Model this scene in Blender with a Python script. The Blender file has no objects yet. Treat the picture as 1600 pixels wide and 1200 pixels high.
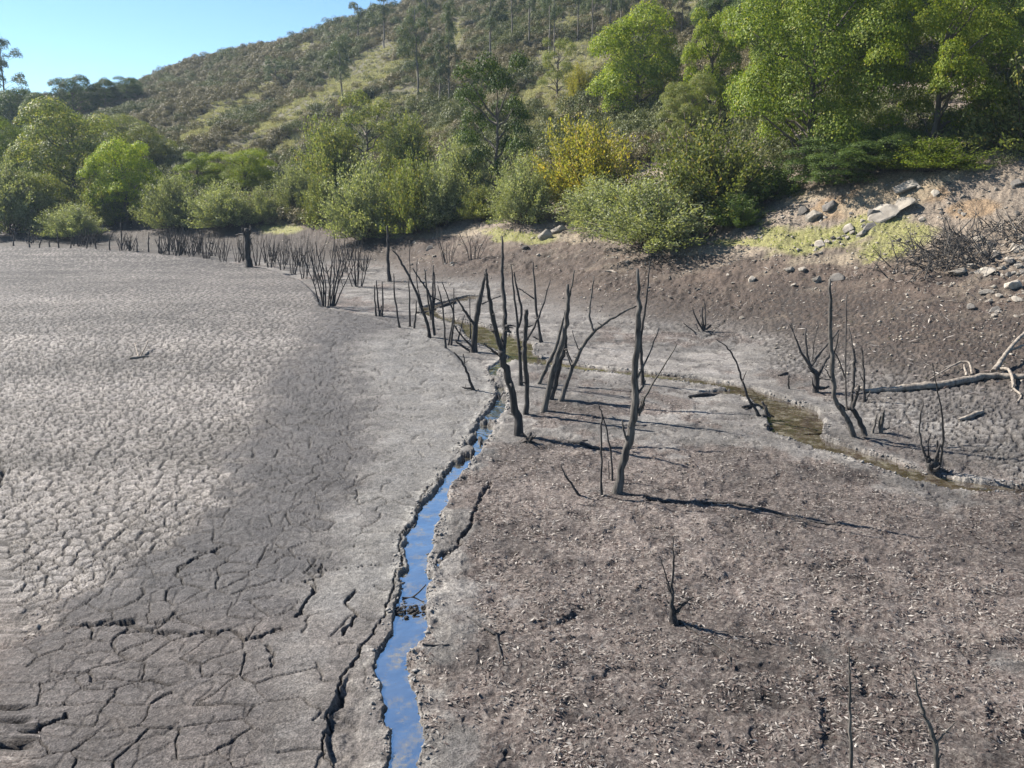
import bpy, bmesh, math, random
import numpy as np
from mathutils import Vector

# ------------------------------------------------------------------ camera
scene = bpy.context.scene
COL = scene.collection
CAMH = 7.0
TH = math.radians(14.2)
FPX = 1300.0                       # focal length in pixels of a 1600 px wide picture
cam_data = bpy.data.cameras.new('camera')
cam_data.sensor_width = 36.0
cam_data.lens = 36.0 * FPX / 1600.0
cam_data.clip_start = 0.1
cam_data.clip_end = 5000.0
cam = bpy.data.objects.new('camera', cam_data)
cam.location = (0, 0, CAMH)
cam.rotation_euler = (math.pi / 2 - TH, 0, 0)
COL.objects.link(cam)
scene.camera = cam

# ------------------------------------------------------------------ sky, sun, exposure
SUN_DIR = Vector((-0.80, 0.36, 0.72)).normalized()      # towards the sun
sun_el = math.asin(SUN_DIR.z)
sun_az = math.atan2(SUN_DIR.x, SUN_DIR.y)
world = bpy.data.worlds.new('World')
scene.world = world
world.use_nodes = True
wn = world.node_tree
wn.nodes.clear()
sky = wn.nodes.new('ShaderNodeTexSky')
sky.sky_type = 'NISHITA'
sky.sun_disc = False
sky.sun_elevation = sun_el
sky.sun_rotation = sun_az
sky.altitude = 1500
sky.air_density = 1.0
sky.dust_density = 0.0
sky.ozone_density = 3.0
wbg = wn.nodes.new('ShaderNodeBackground')
wbg.inputs["Strength"].default_value = 0.056
wout = wn.nodes.new('ShaderNodeOutputWorld')
tint = wn.nodes.new('ShaderNodeMix'); tint.data_type = 'RGBA'; tint.blend_type = 'MULTIPLY'; tint.inputs[0].default_value = 1.0; tint.inputs[7].default_value = (0.84, 1.0, 1.06, 1)
wn.links.new(sky.outputs[0], tint.inputs[6]); wn.links.new(tint.outputs[2], wbg.inputs[0])
wn.links.new(wbg.outputs[0], wout.inputs[0])

sun_data = bpy.data.lights.new('sun', 'SUN')
sun_data.energy = 5.0
sun_data.angle = math.radians(0.53)
sun_data.color = (1.0, 0.94, 0.85)
sun = bpy.data.objects.new('sun', sun_data)
sun.rotation_euler = (-SUN_DIR).to_track_quat('-Z', 'Y').to_euler()
sun.location = (-60, 30, 80)
COL.objects.link(sun)

scene.view_settings.view_transform = 'Standard'
scene.view_settings.look = 'None'
scene.view_settings.exposure = 1.52
scene.view_settings.gamma = 1.0
scene.view_settings.use_curve_mapping = False
scene.cycles.max_bounces = 6
scene.cycles.diffuse_bounces = 2
scene.cycles.transmission_bounces = 3
scene.cycles.volume_bounces = 0

# ------------------------------------------------------------------ small maths
CT, ST = math.cos(TH), math.sin(TH)
rs = np.random.RandomState(7)
_NT = rs.rand(16, 256, 256)

def vnoise(x, y, k=0):
    t = _NT[k % 16]
    xi = np.floor(x).astype(np.int64); yi = np.floor(y).astype(np.int64)
    fx = x - xi; fy = y - yi
    fx = fx * fx * (3 - 2 * fx); fy = fy * fy * (3 - 2 * fy)
    a = t[xi & 255, yi & 255]; b = t[(xi + 1) & 255, yi & 255]
    c = t[xi & 255, (yi + 1) & 255]; d = t[(xi + 1) & 255, (yi + 1) & 255]
    return (a * (1 - fx) + b * fx) * (1 - fy) + (c * (1 - fx) + d * fx) * fy

def fbm(x, y, k=0, o=4):
    s = 0.0; a = 0.5; n = 0.0
    for i in range(o):
        s = s + a * vnoise(x * 2 ** i + 17.3 * i, y * 2 ** i + 9.1 * i, k + i); n += a; a *= 0.5
    return s / n                    # 0..1

def sstep(a, b, x):
    t = np.clip((x - a) / (b - a), 0, 1)
    return t * t * (3 - 2 * t)

def voronoi(x, y, k=0):
    """distance to the cell border (cell units) and a random number per cell"""
    xi = np.floor(x).astype(np.int64); yi = np.floor(y).astype(np.int64)
    j1, j2, j3 = _NT[k], _NT[k + 1], _NT[k + 2]
    d1 = np.full(x.shape, 1e9); p1x = np.zeros_like(x); p1y = np.zeros_like(x); cid = np.zeros_like(x); cid2 = np.zeros_like(x)
    d2 = np.full(x.shape, 1e9); p2x = np.zeros_like(x); p2y = np.zeros_like(x)
    for a in (-1, 0, 1):
        for b in (-1, 0, 1):
            cx = xi + a; cy = yi + b
            qx = cx + 0.08 + 0.84 * j1[cx & 255, cy & 255]; qy = cy + 0.08 + 0.84 * j2[cx & 255, cy & 255]
            d = (qx - x) ** 2 + (qy - y) ** 2
            m = d < d1
            m2 = (~m) & (d < d2)
            d2 = np.where(m, d1, np.where(m2, d, d2)); p2x = np.where(m, p1x, np.where(m2, qx, p2x)); p2y = np.where(m, p1y, np.where(m2, qy, p2y))
            d1 = np.where(m, d, d1); p1x = np.where(m, qx, p1x); p1y = np.where(m, qy, p1y)
            r = j3[cx & 255, cy & 255]
            cid = np.where(m, r, cid)
    L = np.sqrt((p2x - p1x) ** 2 + (p2y - p1y) ** 2) + 1e-6
    edge = (d2 - d1) / (2 * L)
    pair = vnoise((p1x + p2x) * 3.7, (p1y + p2y) * 3.7, k + 5)     # same on both sides of a border
    return edge, cid, pair, x - p1x, y - p1y

def ray(px, py):
    vx = (px - 800) / FPX; vy = -(py - 600) / FPX
    return vx, CT + vy * ST, -ST + vy * CT

def zat(py, Y):
    vx, dy, dz = ray(800, py)
    return CAMH + Y * dz / dy

def to_px(x, y, z):
    z = z - CAMH
    f = y * CT - z * ST; u = y * ST + z * CT
    return 800 + FPX * x / f, 600 - FPX * u / f

# ------------------------------------------------------------------ terrain table  (u = x / y, y)
def P(*a):                          # profile: ('z', Y, z) or (py, Y)
    Y = []; Z = []
    for t in a:
        if t[0] == 'z': Y.append(t[1]); Z.append(t[2])
        else: Y.append(t[1]); Z.append(zat(t[0], t[1]))
    return Y, Z
prof = {
 -700: P(('z', 0, 0), ('z', 84, 0), (366, 96), (250, 150), (180, 230), (165, 300)),
 0:    P(('z', 0, 0), ('z', 86, 0), (366, 93), (250, 150), (172, 210), (150, 260), ('z', 340, 14)),
 200:  P(('z', 0, 0), ('z', 84, 0), (365, 90), (350, 95), (215, 150), (143, 240), ('z', 330, 14)),
 400:  P(('z', 0, 0), ('z', 76, 0), (374, 82), (352, 87), (270, 112), (160, 175), (68, 250), ('z', 330, 20)),
 600:  P(('z', 0, 0), ('z', 65, 0), (395, 68), (365, 73), (300, 90), (200, 130), (100, 185), (10, 240), ('z', 320, 26)),
 800:  P(('z', 0, 0), ('z', 52, 0), (430, 54), (400, 57), (352, 64), (300, 75), (200, 105), (100, 150), (0, 210), (-60, 250), ('z', 340, 34)),
 1000: P(('z', 0, 0), ('z', 35.6, 0), (500, 39.5), (450, 45), (420, 48), (385, 52), (330, 60), (200, 88), (100, 125), (0, 170), (-80, 220), ('z', 320, 38)),
 1150: P(('z', 0, 0), ('z', 30, 0), (550, 34), (500, 38), (450, 42), (400, 46.5), (355, 50), (250, 62), (150, 85), (0, 130), (-100, 190), ('z', 300, 40)),
 1300: P(('z', 0, 0), ('z', 25.5, 0), (600, 27.6), (550, 31.5), (500, 36), (450, 40), (400, 43), (350, 45.5), (275, 48.5), (240, 54), (120, 80), (-50, 120), (-150, 175), ('z', 280, 42)),
 1450: P(('z', 0, 0), ('z', 21.5, 0), (640, 23.8), (600, 26.6), (550, 30), (500, 33.5), (450, 37), (400, 40), (340, 43), (257, 46), (220, 52), (100, 78), (-60, 118), (-170, 170), ('z', 280, 44)),
 1600: P(('z', 0, 0), ('z', 19, 0), (650, 23), (600, 26), (550, 29), (500, 32), (450, 35), (400, 38), (330, 41), (245, 45), (200, 52), (80, 78), (-60, 118), (-200, 170), ('z', 280, 46)),
 2300: P(('z', 0, 0), ('z', 15, 0), (650, 20), (600, 23), (550, 26), (500, 29), (450, 32), (400, 34), (330, 37), (245, 41), (200, 48), (80, 74), (-60, 114), (-200, 166), ('z', 280, 46)),
}
UN, YN = 401, 900
U_MAX = 1.7
us = np.linspace(-U_MAX, U_MAX, UN)
ysn = 1.0 * (900.0 ** np.linspace(0, 1, YN))
pk = sorted(prof)
pu = np.array([(p - 800) / FPX / 1.016 for p in pk])
pz = np.array([np.interp(ysn, prof[p][0], prof[p][1]) for p in pk])
TAB = np.zeros((UN, YN))
for j in range(YN):
    TAB[:, j] = np.interp(us, pu, pz[:, j])
def blur(A, n, ax):
    k = np.hanning(n + 2)[1:-1]; k /= k.sum()
    pad = [(0, 0), (0, 0)]; pad[ax] = (n // 2, n // 2)
    B = np.pad(A, pad, mode='edge')
    return np.apply_along_axis(lambda v: np.convolve(v, k, 'valid'), ax, B)
TAB = blur(TAB, 21, 0)
TAB = blur(TAB, 9, 1)

def tab(x, y):
    y = np.maximum(y, 1.01)
    u = np.clip(x / y, -U_MAX, U_MAX)
    fu = (u + U_MAX) / (2 * U_MAX) * (UN - 1); fy = np.log(np.clip(y, 1.01, 899)) / math.log(900.0) * (YN - 1)
    iu = np.clip(np.floor(fu).astype(int), 0, UN - 2); iy = np.clip(np.floor(fy).astype(int), 0, YN - 2)
    a = fu - iu; b = fy - iy
    return (TAB[iu, iy] * (1 - a) + TAB[iu + 1, iy] * a) * (1 - b) + (TAB[iu, iy + 1] * (1 - a) + TAB[iu + 1, iy + 1] * a) * b

def g0(px, py, z=0.0):              # pixel -> point on a level plane
    vx, dy, dz = ray(px, py)
    t = (z - CAMH) / dz
    return vx * t, dy * t

# the raised mud terrace on the left and its curved edge above the old channel
TERR = 0.38
edge_px = [(-900, 384), (-300, 382), (0, 384), (160, 388), (330, 405), (420, 418), (470, 434), (492, 455), (503, 478), (570, 492), (640, 510), (700, 536), (745, 575), (766, 620)]
edge_w = np.array([g0(a, b, TERR) for a, b in edge_px])
def poly_dist(x, y, pts, wid=None):
    """distance to a polyline; returns (distance - halfwidth), side, parameter"""
    best = np.full(x.shape, 1e9); side = np.zeros(x.shape); par = np.zeros(x.shape)
    s = 0.0
    for i in range(len(pts) - 1):
        ax, ay = pts[i]; bx, by = pts[i + 1]
        vx, vy = bx - ax, by - ay; L2 = vx * vx + vy * vy + 1e-12
        t = np.clip(((x - ax) * vx + (y - ay) * vy) / L2, 0, 1)
        d = np.hypot(x - ax - t * vx, y - ay - t * vy)
        if wid is not None: d = d - (wid[i] * (1 - t) + wid[i + 1] * t)
        m = d < best
        best = np.where(m, d, best)
        side = np.where(m, vx * (y - ay) - vy * (x - ax), side)
        par = np.where(m, s + t * math.sqrt(L2), par); s += math.sqrt(L2)
    return best, side, par

def terrace(x, y):
    d, side, _ = poly_dist(x, y, edge_w)
    sd = np.where(side < 0, d, -d)          # positive on the camera side
    w = sstep(25, 36, y)
    return TERR * w * sstep(-0.30, 0.25, sd) * (x < 20)

def H0(x, y):
    x = np.asarray(x, float); y = np.asarray(y, float)
    z = tab(x, y) + terrace(x, y)
    far = sstep(45, 80, y)
    z = z + (fbm(x * 0.16, y * 0.16, 1, 3) - 0.5) * (0.16 + 0.5 * sstep(1, 4, z)) + far * sstep(3, 12, z) * (fbm(x * .045, y * .045, 3, 3) - .5) * 5.0
    return z

def hit(px, py):
    vx, dy, dz = ray(px, py)
    Y = 3.0 * (260.0 ** np.linspace(0, 1, 900))
    X = Y * vx / dy; Z = CAMH + Y * dz / dy
    h = H0(X, Y)
    k = np.where(Z <= h)[0]
    if len(k) == 0: return Vector((X[-1], Y[-1], h[-1]))
    k = k[0]
    if k == 0: k = 1
    a = Z[k - 1] - h[k - 1]; b = h[k] - Z[k]; t = a / (a + b + 1e-9)
    yy = Y[k - 1] * (1 - t) + Y[k] * t
    return Vector((yy * vx / dy, yy, float(H0(np.array([yy * vx / dy]), np.array([yy]))[0])))

def at_depth(px, py, Y):
    vx, dy, dz = ray(px, py)
    return Vector((vx / dy * Y, Y, CAMH + Y * dz / dy))

# ------------------------------------------------------------------ object helpers
def tag(o, label=None, cat=None, group=None, kind=None):
    if label: o['label'] = label
    if cat: o['category'] = cat
    if group: o['group'] = group
    if kind: o['kind'] = kind
    return o

def make_mesh(name, V, Fs, smooth=True):
    """Fs: list of int arrays (n, k)"""
    me = bpy.data.meshes.new(name)
    V = np.asarray(V, dtype=np.float32)
    me.vertices.add(len(V)); me.vertices.foreach_set('co', V.ravel())
    loops = np.concatenate([np.asarray(F).ravel() for F in Fs]).astype(np.int32)
    tot = np.concatenate([np.full(len(F), np.asarray(F).shape[1]) for F in Fs]).astype(np.int32)
    st = np.concatenate([[0], np.cumsum(tot)[:-1]]).astype(np.int32)
    me.loops.add(len(loops)); me.loops.foreach_set('vertex_index', loops)
    me.polygons.add(len(tot)); me.polygons.foreach_set('loop_start', st); me.polygons.foreach_set('loop_total', tot)
    me.update(calc_edges=True)
    if smooth: me.polygons.foreach_set('use_smooth', np.ones(len(tot), dtype=bool))
    me.validate(verbose=False)
    return me

def add(name, me, mat=None, parent=None, loc=None):
    if mat and not me.materials: me.materials.append(mat)
    o = bpy.data.objects.new(name, me)
    COL.objects.link(o)
    if parent: o.parent = parent
    if loc is not None: o.location = loc
    return o

def empty(name, loc, label, cat, group=None):
    o = bpy.data.objects.new(name, None)
    o.empty_display_size = 0.3
    COL.objects.link(o); o.location = loc
    return tag(o, label, cat, group)

class Tubes:
    def __init__(s): s.V = []; s.F = []; s.n = 0
    def tube(s, pts, rad, k=6, rough=0.0, rng=None):
        pts = np.asarray(pts, float); n = len(pts)
        T = np.gradient(pts, axis=0); T /= (np.linalg.norm(T, axis=1)[:, None] + 1e-9)
        ref = np.array([0.31, 0.87, 0.12]); 
        N = np.cross(T, ref); N /= (np.linalg.norm(N, axis=1)[:, None] + 1e-9); B = np.cross(T, N)
        a = np.arange(k) * 2 * math.pi / k
        R = np.asarray(rad, float)[:, None] * np.ones(k)
        if rough and rng is not None: R = R * (1 + rough * (rng.rand(n, k) - 0.5) * 2)
        ring = pts[:, None, :] + R[:, :, None] * (np.cos(a)[None, :, None] * N[:, None, :] + np.sin(a)[None, :, None] * B[:, None, :])
        s.V.append(ring.reshape(-1, 3))
        i = np.arange(n - 1)[:, None] * k; j = np.arange(k)[None, :]; j2 = (j + 1) % k
        F = np.stack([i + j, i + j2, i + k + j2, i + k + j], -1).reshape(-1, 4) + s.n
        s.F.append(F); s.n += n * k
        # caps
        for base, p in ((0, pts[0]), ((n - 1) * k, pts[-1])):
            c = s.n; s.V.append(p[None, :]); s.n += 1
            jj = np.arange(k)
            F = np.stack([jj + base + s.n - 1 - n * k - (0 if base == 0 else 1), (jj + 1) % k + base + s.n - 1 - n * k - (0 if base == 0 else 1), np.full(k, c), np.full(k, c)], -1)
            s.F.append(('t', F[:, :3]))
    def mesh(s, name):
        q = [f for f in s.F if not isinstance(f, tuple)]; t = [f[1] for f in s.F if isinstance(f, tuple)]
        return make_mesh(name, np.concatenate(s.V), [np.concatenate(q), np.concatenate(t)])

# ------------------------------------------------------------------ materials
def new_mat(name):
    m = bpy.data.materials.new(name); m.use_nodes = True
    nt = m.node_tree; nt.nodes.clear()
    out = nt.nodes.new('ShaderNodeOutputMaterial')
    return m, nt, out

def mixc(nt, fac, a, b, mode='MIX'):
    n = nt.nodes.new('ShaderNodeMix'); n.data_type = 'RGBA'; n.blend_type = mode
    for s, v in ((n.inputs[0], fac), (n.inputs[6], a), (n.inputs[7], b)):
        if hasattr(v, 'links'): nt.links.new(v, s)
        elif isinstance(v, (int, float)): s.default_value = v
        else: s.default_value = (*v, 1)
    return n.outputs[2]

def noise(nt, scale, detail=3, coord='Object', rough=0.55, warp=None):
    tc = nt.nodes.new('ShaderNodeTexCoord'); n = nt.nodes.new('ShaderNodeTexNoise')
    n.inputs['Scale'].default_value = scale; n.inputs['Detail'].default_value = detail; n.inputs['Roughness'].default_value = rough
    nt.links.new(tc.outputs[coord], n.inputs['Vector'])
    return n.outputs['Fac']

def ramp(nt, fac, stops, interp='LINEAR'):
    r = nt.nodes.new('ShaderNodeValToRGB'); r.color_ramp.interpolation = interp
    els = r.color_ramp.elements
    while len(els) < len(stops): els.new(0.5)
    for e, (p, c) in zip(els, stops):
        e.position = p; e.color = (*c, 1) if not isinstance(c, (int, float)) else (c, c, c, 1)
    nt.links.new(fac, r.inputs[0])
    return r.outputs[0]

def bump(nt, h, strength, dist, normal=None):
    b = nt.nodes.new('ShaderNodeBump'); b.inputs['Strength'].default_value = strength; b.inputs['Distance'].default_value = dist
    nt.links.new(h, b.inputs['Height'])
    if normal: nt.links.new(normal, b.inputs['Normal'])
    return b.outputs[0]

def leaf_mat(name, stops, trans=0.35, hue=0.0):
    m, nt, out = new_mat(name)
    g = nt.nodes.new('ShaderNodeNewGeometry')
    col = ramp(nt, g.outputs['Random Per Island'], stops)
    oi = nt.nodes.new('ShaderNodeObjectInfo')
    mr = nt.nodes.new('ShaderNodeMapRange'); nt.links.new(oi.outputs['Random'], mr.inputs[0]); mr.inputs[3].default_value = 0.8; mr.inputs[4].default_value = 1.2
    n = noise(nt, 0.09 if trans < 0.2 else 0.25, 2)
    v = ramp(nt, n, [(0.3, 0.78), (0.7, 1.2)])
    col = mixc(nt, 1.0, col, v, 'MULTIPLY')
    hs = nt.nodes.new('ShaderNodeHueSaturation'); nt.links.new(col, hs.inputs['Color']); nt.links.new(mr.outputs[0], hs.inputs['Value'])
    p = nt.nodes.new('ShaderNodeBsdfPrincipled'); p.inputs['Roughness'].default_value = 0.5
    p.inputs['Specular IOR Level'].default_value = 0.12
    nt.links.new(hs.outputs[0], p.inputs['Base Color'])
    t = nt.nodes.new('ShaderNodeBsdfTranslucent')
    tc = mixc(nt, 1.0, hs.outputs[0], (1.25, 1.3, 0.55), 'MULTIPLY'); nt.links.new(tc, t.inputs[0])
    mx = nt.nodes.new('ShaderNodeMixShader'); mx.inputs[0].default_value = trans
    nt.links.new(p.outputs[0], mx.inputs[1]); nt.links.new(t.outputs[0], mx.inputs[2]); nt.links.new(mx.outputs[0], out.inputs[0])
    return m

def bark_mat(name, a, b, scale=14, rough=0.85, str_=1.0):
    m, nt, out = new_mat(name)
    tc = nt.nodes.new('ShaderNodeTexCoord'); mp = nt.nodes.new('ShaderNodeMapping'); mp.inputs['Scale'].default_value = (1, 1, 0.18)
    nt.links.new(tc.outputs['Object'], mp.inputs[0])
    n = nt.nodes.new('ShaderNodeTexNoise'); n.inputs['Scale'].default_value = scale; n.inputs['Detail'].default_value = 5; nt.links.new(mp.outputs[0], n.inputs[0])
    c = ramp(nt, n.outputs[0], [(0.3, a), (0.72, b)])
    p = nt.nodes.new('ShaderNodeBsdfPrincipled'); p.inputs['Roughness'].default_value = rough; p.inputs['Specular IOR Level'].default_value = 0.25
    nt.links.new(c, p.inputs[0]); nt.links.new(bump(nt, n.outputs[0], str_, 0.03), p.inputs['Normal'])
    nt.links.new(p.outputs[0], out.inputs[0])
    return m

M = {}
M['dead'] = bark_mat('dead_wood_dark', (0.020, 0.018, 0.018), (0.070, 0.063, 0.058))
M['deadgrey'] = bark_mat('dead_wood_grey', (0.030, 0.027, 0.025), (0.13, 0.118, 0.105))
M['pale'] = bark_mat('dead_wood_bleached', (0.11, 0.092, 0.077), (0.31, 0.27, 0.225), 9)
M['bark'] = bark_mat('tree_bark', (0.05, 0.042, 0.035), (0.16, 0.135, 0.11), 6)
M['eucbark'] = bark_mat('eucalyptus_bark', (0.10, 0.085, 0.07), (0.26, 0.235, 0.2), 4)
M['twig'] = bark_mat('twigs', (0.06, 0.045, 0.04), (0.15, 0.115, 0.10), 6)

M['broad'] = leaf_mat('leaves_mid_green', [(0, (0.072, 0.104, 0.019)), (0.5, (0.124, 0.169, 0.029)), (0.85, (0.195, 0.240, 0.039)), (1, (0.286, 0.273, 0.052))])
M['bright'] = leaf_mat('leaves_bright_green', [(0, (0.100, 0.144, 0.020)), (0.5, (0.188, 0.244, 0.030)), (0.9, (0.300, 0.338, 0.044)), (1, (0.362, 0.300, 0.044))], 0.42)
M['olive'] = leaf_mat('leaves_olive', [(0, (0.085, 0.110, 0.038)), (0.5, (0.165, 0.190, 0.068)), (0.88, (0.24, 0.25, 0.09)), (1, (0.32, 0.25, 0.08))], 0.38)
M['willow'] = leaf_mat('leaves_willow_grey_green', [(0, (0.150, 0.175, 0.088)), (0.5, (0.250, 0.275, 0.138)), (1, (0.400, 0.400, 0.237))], 0.35)
M['yellow'] = leaf_mat('leaves_yellowing', [(0, (0.15, 0.16, 0.04)), (0.45, (0.27, 0.26, 0.055)), (0.85, (0.40, 0.34, 0.065)), (1, (0.45, 0.30, 0.06))], 0.38)
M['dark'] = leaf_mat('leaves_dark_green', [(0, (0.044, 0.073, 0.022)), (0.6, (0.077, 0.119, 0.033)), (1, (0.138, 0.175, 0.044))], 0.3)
M['euc'] = leaf_mat('leaves_eucalyptus', [(0, (0.055, 0.075, 0.045)), (0.6, (0.095, 0.12, 0.065)), (1, (0.15, 0.165, 0.09))], 0.25)
M['heath'] = leaf_mat('heather_brown', [(0, (0.088, 0.075, 0.042)), (0.5, (0.160, 0.134, 0.077)), (0.85, (0.220, 0.187, 0.110)), (1, (0.176, 0.182, 0.072))], 0.15)
M['gorse'] = leaf_mat('gorse_dark_green', [(0, (0.061, 0.073, 0.031)), (0.6, (0.110, 0.123, 0.050)), (1, (0.165, 0.167, 0.066))], 0.15)
M['bracken'] = leaf_mat('bracken_pale', [(0, (0.25, 0.235, 0.135)), (0.5, (0.42, 0.395, 0.25)), (1, (0.58, 0.54, 0.38))], 0.2)
M['grass'] = leaf_mat('short_grass', [(0, (0.14, 0.18, 0.04)), (0.5, (0.26, 0.30, 0.07)), (1, (0.38, 0.37, 0.14))], 0.3)
M['litter'] = leaf_mat('dry_litter', [(0, (0.045, 0.032, 0.029)), (0.3, (0.105, 0.078, 0.069)), (0.55, (0.175, 0.148, 0.134)), (0.85, (0.31, 0.28, 0.255)), (1, (0.42, 0.39, 0.355))], 0.08)

def ground_mat():
    m, nt, out = new_mat('ground_surface')
    at = nt.nodes.new('ShaderNodeAttribute'); at.attribute_name = 'tint'
    cr = nt.nodes.new('ShaderNodeAttribute'); cr.attribute_name = 'grain'
    n1 = noise(nt, 9, 6, rough=0.7); n2 = noise(nt, 38, 4, rough=0.7); n3 = noise(nt, 1.3, 4)
    v = ramp(nt, n1, [(0.36, 0.66), (0.64, 1.34)])
    c = mixc(nt, 1.0, at.outputs['Color'], v, 'MULTIPLY')
    v2 = ramp(nt, n2, [(0.38, 0.58), (0.62, 1.42)])
    c = mixc(nt, 1.0, c, v2, 'MULTIPLY')
    v3 = ramp(nt, n3, [(0.3, (0.90, 0.90, 0.92)), (0.7, (1.1, 1.08, 1.06))])
    c = mixc(nt, 1.0, c, v3, 'MULTIPLY')
    # scattered pale straw flecks where the surface is littered
    vo = nt.nodes.new('ShaderNodeTexVoronoi'); vo.inputs['Scale'].default_value = 22
    tc = nt.nodes.new('ShaderNodeTexCoord'); nt.links.new(tc.outputs['Object'], vo.inputs['Vector'])
    sep = nt.nodes.new('ShaderNodeSeparateColor'); nt.links.new(vo.outputs['Color'], sep.inputs[0])
    fc = ramp(nt, sep.outputs[0], [(0.0, (0.55, 0.47, 0.45)), (0.4, (0.85, 0.76, 0.73)), (0.75, (1.1, 1.02, 1.0)), (1.0, (1.45, 1.4, 1.35))])
    fl = mixc(nt, 1.0, c, fc, 'MULTIPLY')
    c = mixc(nt, cr.outputs['Fac'], c, fl)
    p = nt.nodes.new('ShaderNodeBsdfPrincipled'); p.inputs['Roughness'].default_value = 0.82; p.inputs['Specular IOR Level'].default_value = 0.3
    nt.links.new(c, p.inputs[0])
    b = bump(nt, n3, 0.6, 0.12)
    b = bump(nt, n1, 0.9, 0.07, b)
    b = bump(nt, n2, 0.9, 0.028, b)
    b = bump(nt, vo.outputs['Distance'], 0.35, 0.02, b)
    nt.links.new(b, p.inputs['Normal'])
    nt.links.new(p.outputs[0], out.inputs[0])
    return m
M['ground'] = ground_mat()

def rock_mat(name, a, b, sc=3):
    m, nt, out = new_mat(name)
    n = noise(nt, sc, 6, rough=0.65); n2 = noise(nt, sc * 7, 4)
    c = ramp(nt, n, [(0.3, a), (0.7, b)])
    oi = nt.nodes.new('ShaderNodeObjectInfo'); v = ramp(nt, oi.outputs['Random'], [(0, 0.7), (1, 1.25)])
    c = mixc(nt, 1.0, c, v, 'MULTIPLY')
    p = nt.nodes.new('ShaderNodeBsdfPrincipled'); p.inputs['Roughness'].default_value = 0.9; p.inputs['Specular IOR Level'].default_value = 0.2
    nt.links.new(c, p.inputs[0]); b_ = bump(nt, n, 0.6, 0.08); nt.links.new(bump(nt, n2, 0.6, 0.03, b_), p.inputs['Normal'])
    nt.links.new(p.outputs[0], out.inputs[0])
    return m
M['rock'] = rock_mat('rock', (0.15, 0.13, 0.11), (0.36, 0.325, 0.275))
M['rockdark'] = rock_mat('rock_dark', (0.07, 0.065, 0.06), (0.17, 0.155, 0.14))
M['mudclod'] = rock_mat('mud_clods', (0.11, 0.10, 0.095), (0.31, 0.295, 0.275), 5)
M['mudwet'] = rock_mat('mud_wet', (0.02, 0.019, 0.018), (0.055, 0.05, 0.047), 6)

def water_mat(nm='stream_water', fac=.6, ca=(0.022, 0.018, 0.010), cb=(0.060, 0.050, 0.028)):
    m, nt, out = new_mat(nm)
    n = noise(nt, 2.2, 3); n2 = noise(nt, 9, 2)
    c = ramp(nt, n, [(0.35, ca), (0.65, cb)])
    p = nt.nodes.new('ShaderNodeBsdfPrincipled'); p.inputs['Roughness'].default_value = 0.03; p.inputs['IOR'].default_value = 3.2
    nt.links.new(c, p.inputs[0]); b = bump(nt, n, 0.35, 0.06); nt.links.new(bump(nt, n2, 0.25, 0.010, b), p.inputs['Normal'])
    gl = nt.nodes.new('ShaderNodeBsdfGlossy'); gl.inputs['Roughness'].default_value = 0.02; gl.inputs['Color'].default_value = (.92, .97, 1, 1); nt.links.new(p.inputs['Normal'].links[0].from_socket, gl.inputs['Normal'])
    mx = nt.nodes.new('ShaderNodeMixShader'); mx.inputs[0].default_value = fac; nt.links.new(p.outputs[0], mx.inputs[1]); nt.links.new(gl.outputs[0], mx.inputs[2])
    sc = noise(nt, 3.2, 8, rough=.78); sf = ramp(nt, sc, [(.50, 0), (.66, .75)]); df = nt.nodes.new('ShaderNodeBsdfDiffuse'); df.inputs[0].default_value = (.17, .155, .12, 1)
    m2 = nt.nodes.new('ShaderNodeMixShader'); nt.links.new(sf, m2.inputs[0]); nt.links.new(mx.outputs[0], m2.inputs[1]); nt.links.new(df.outputs[0], m2.inputs[2]); nt.links.new(m2.outputs[0], out.inputs[0])
    return m
M['water'] = water_mat()
M['muddywater'] = water_mat('muddy_stream_water', .15, (0.030, 0.022, 0.016), (0.065, 0.048, 0.033))
M['muddywater'].node_tree.nodes['Principled BSDF'].inputs['IOR'].default_value = 2.3

# ------------------------------------------------------------------ streams and long cracks (laid out on the lake bed)
def W(pts): return [g0(a, b) for a, b in pts]
def stream_pts(lr):                     # (py, left px, right px) -> world centres and half widths
    P_, w = [], []
    for y, l, r in lr:
        a = g0(l, y, -0.08); b = g0(r, y, -0.08)
        P_.append(((a[0] + b[0]) / 2, (a[1] + b[1]) / 2)); w.append(abs(b[0] - a[0]) / 2)
    return P_, [q_ * .68 for q_ in w]
S1, W1 = stream_pts([(1500, 560, 660), (1300, 590, 662), (1200, 605, 657), (1150, 610, 657), (1100, 598, 653), (1060, 586, 641), (1030, 592, 634), (1000, 614, 661),
    (960, 616, 668), (930, 627, 668), (900, 627, 670), (870, 631, 673), (830, 639, 683), (800, 651, 691), (780, 673, 700), (760, 684, 710), (735, 700, 732),
    (715, 712, 748), (690, 728, 761), (665, 744, 774), (645, 762, 788), (625, 772, 792), (605, 774, 786), (590, 770, 780), (578, 762, 772)])
def line_pts(l):                        # (px, py, half width in metres)
    return [g0(a, b, -0.08) for a, b, _ in l], [c for _, _, c in l]
S2, W2 = line_pts([(748, 464, .55), (728, 468, .5), (700, 474, .3), (668, 482, .35), (672, 492, .35), (705, 502, .35), (735, 510, .45), (752, 520, .8), (770, 530, 1.0), (796, 540, .95),
    (812, 556, .45), (838, 566, .42), (872, 571, .30), (920, 577, .27), (990, 585, .26), (1060, 593, .26), (1120, 601, .28), (1160, 610, .3), (1200, 628, .5), (1235, 645, .75), (1245, 662, .75),
    (1238, 677, .58), (1268, 693, .38), (1320, 709, .34), (1370, 725, .33), (1430, 745, .30), (1490, 759, .26), (1550, 768, .24), (1620, 772, .22), (1750, 790, .1)])
S3, W3 = line_pts([(1100, 616, .10), (1140, 615, .22), (1185, 620, .3)])
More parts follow.
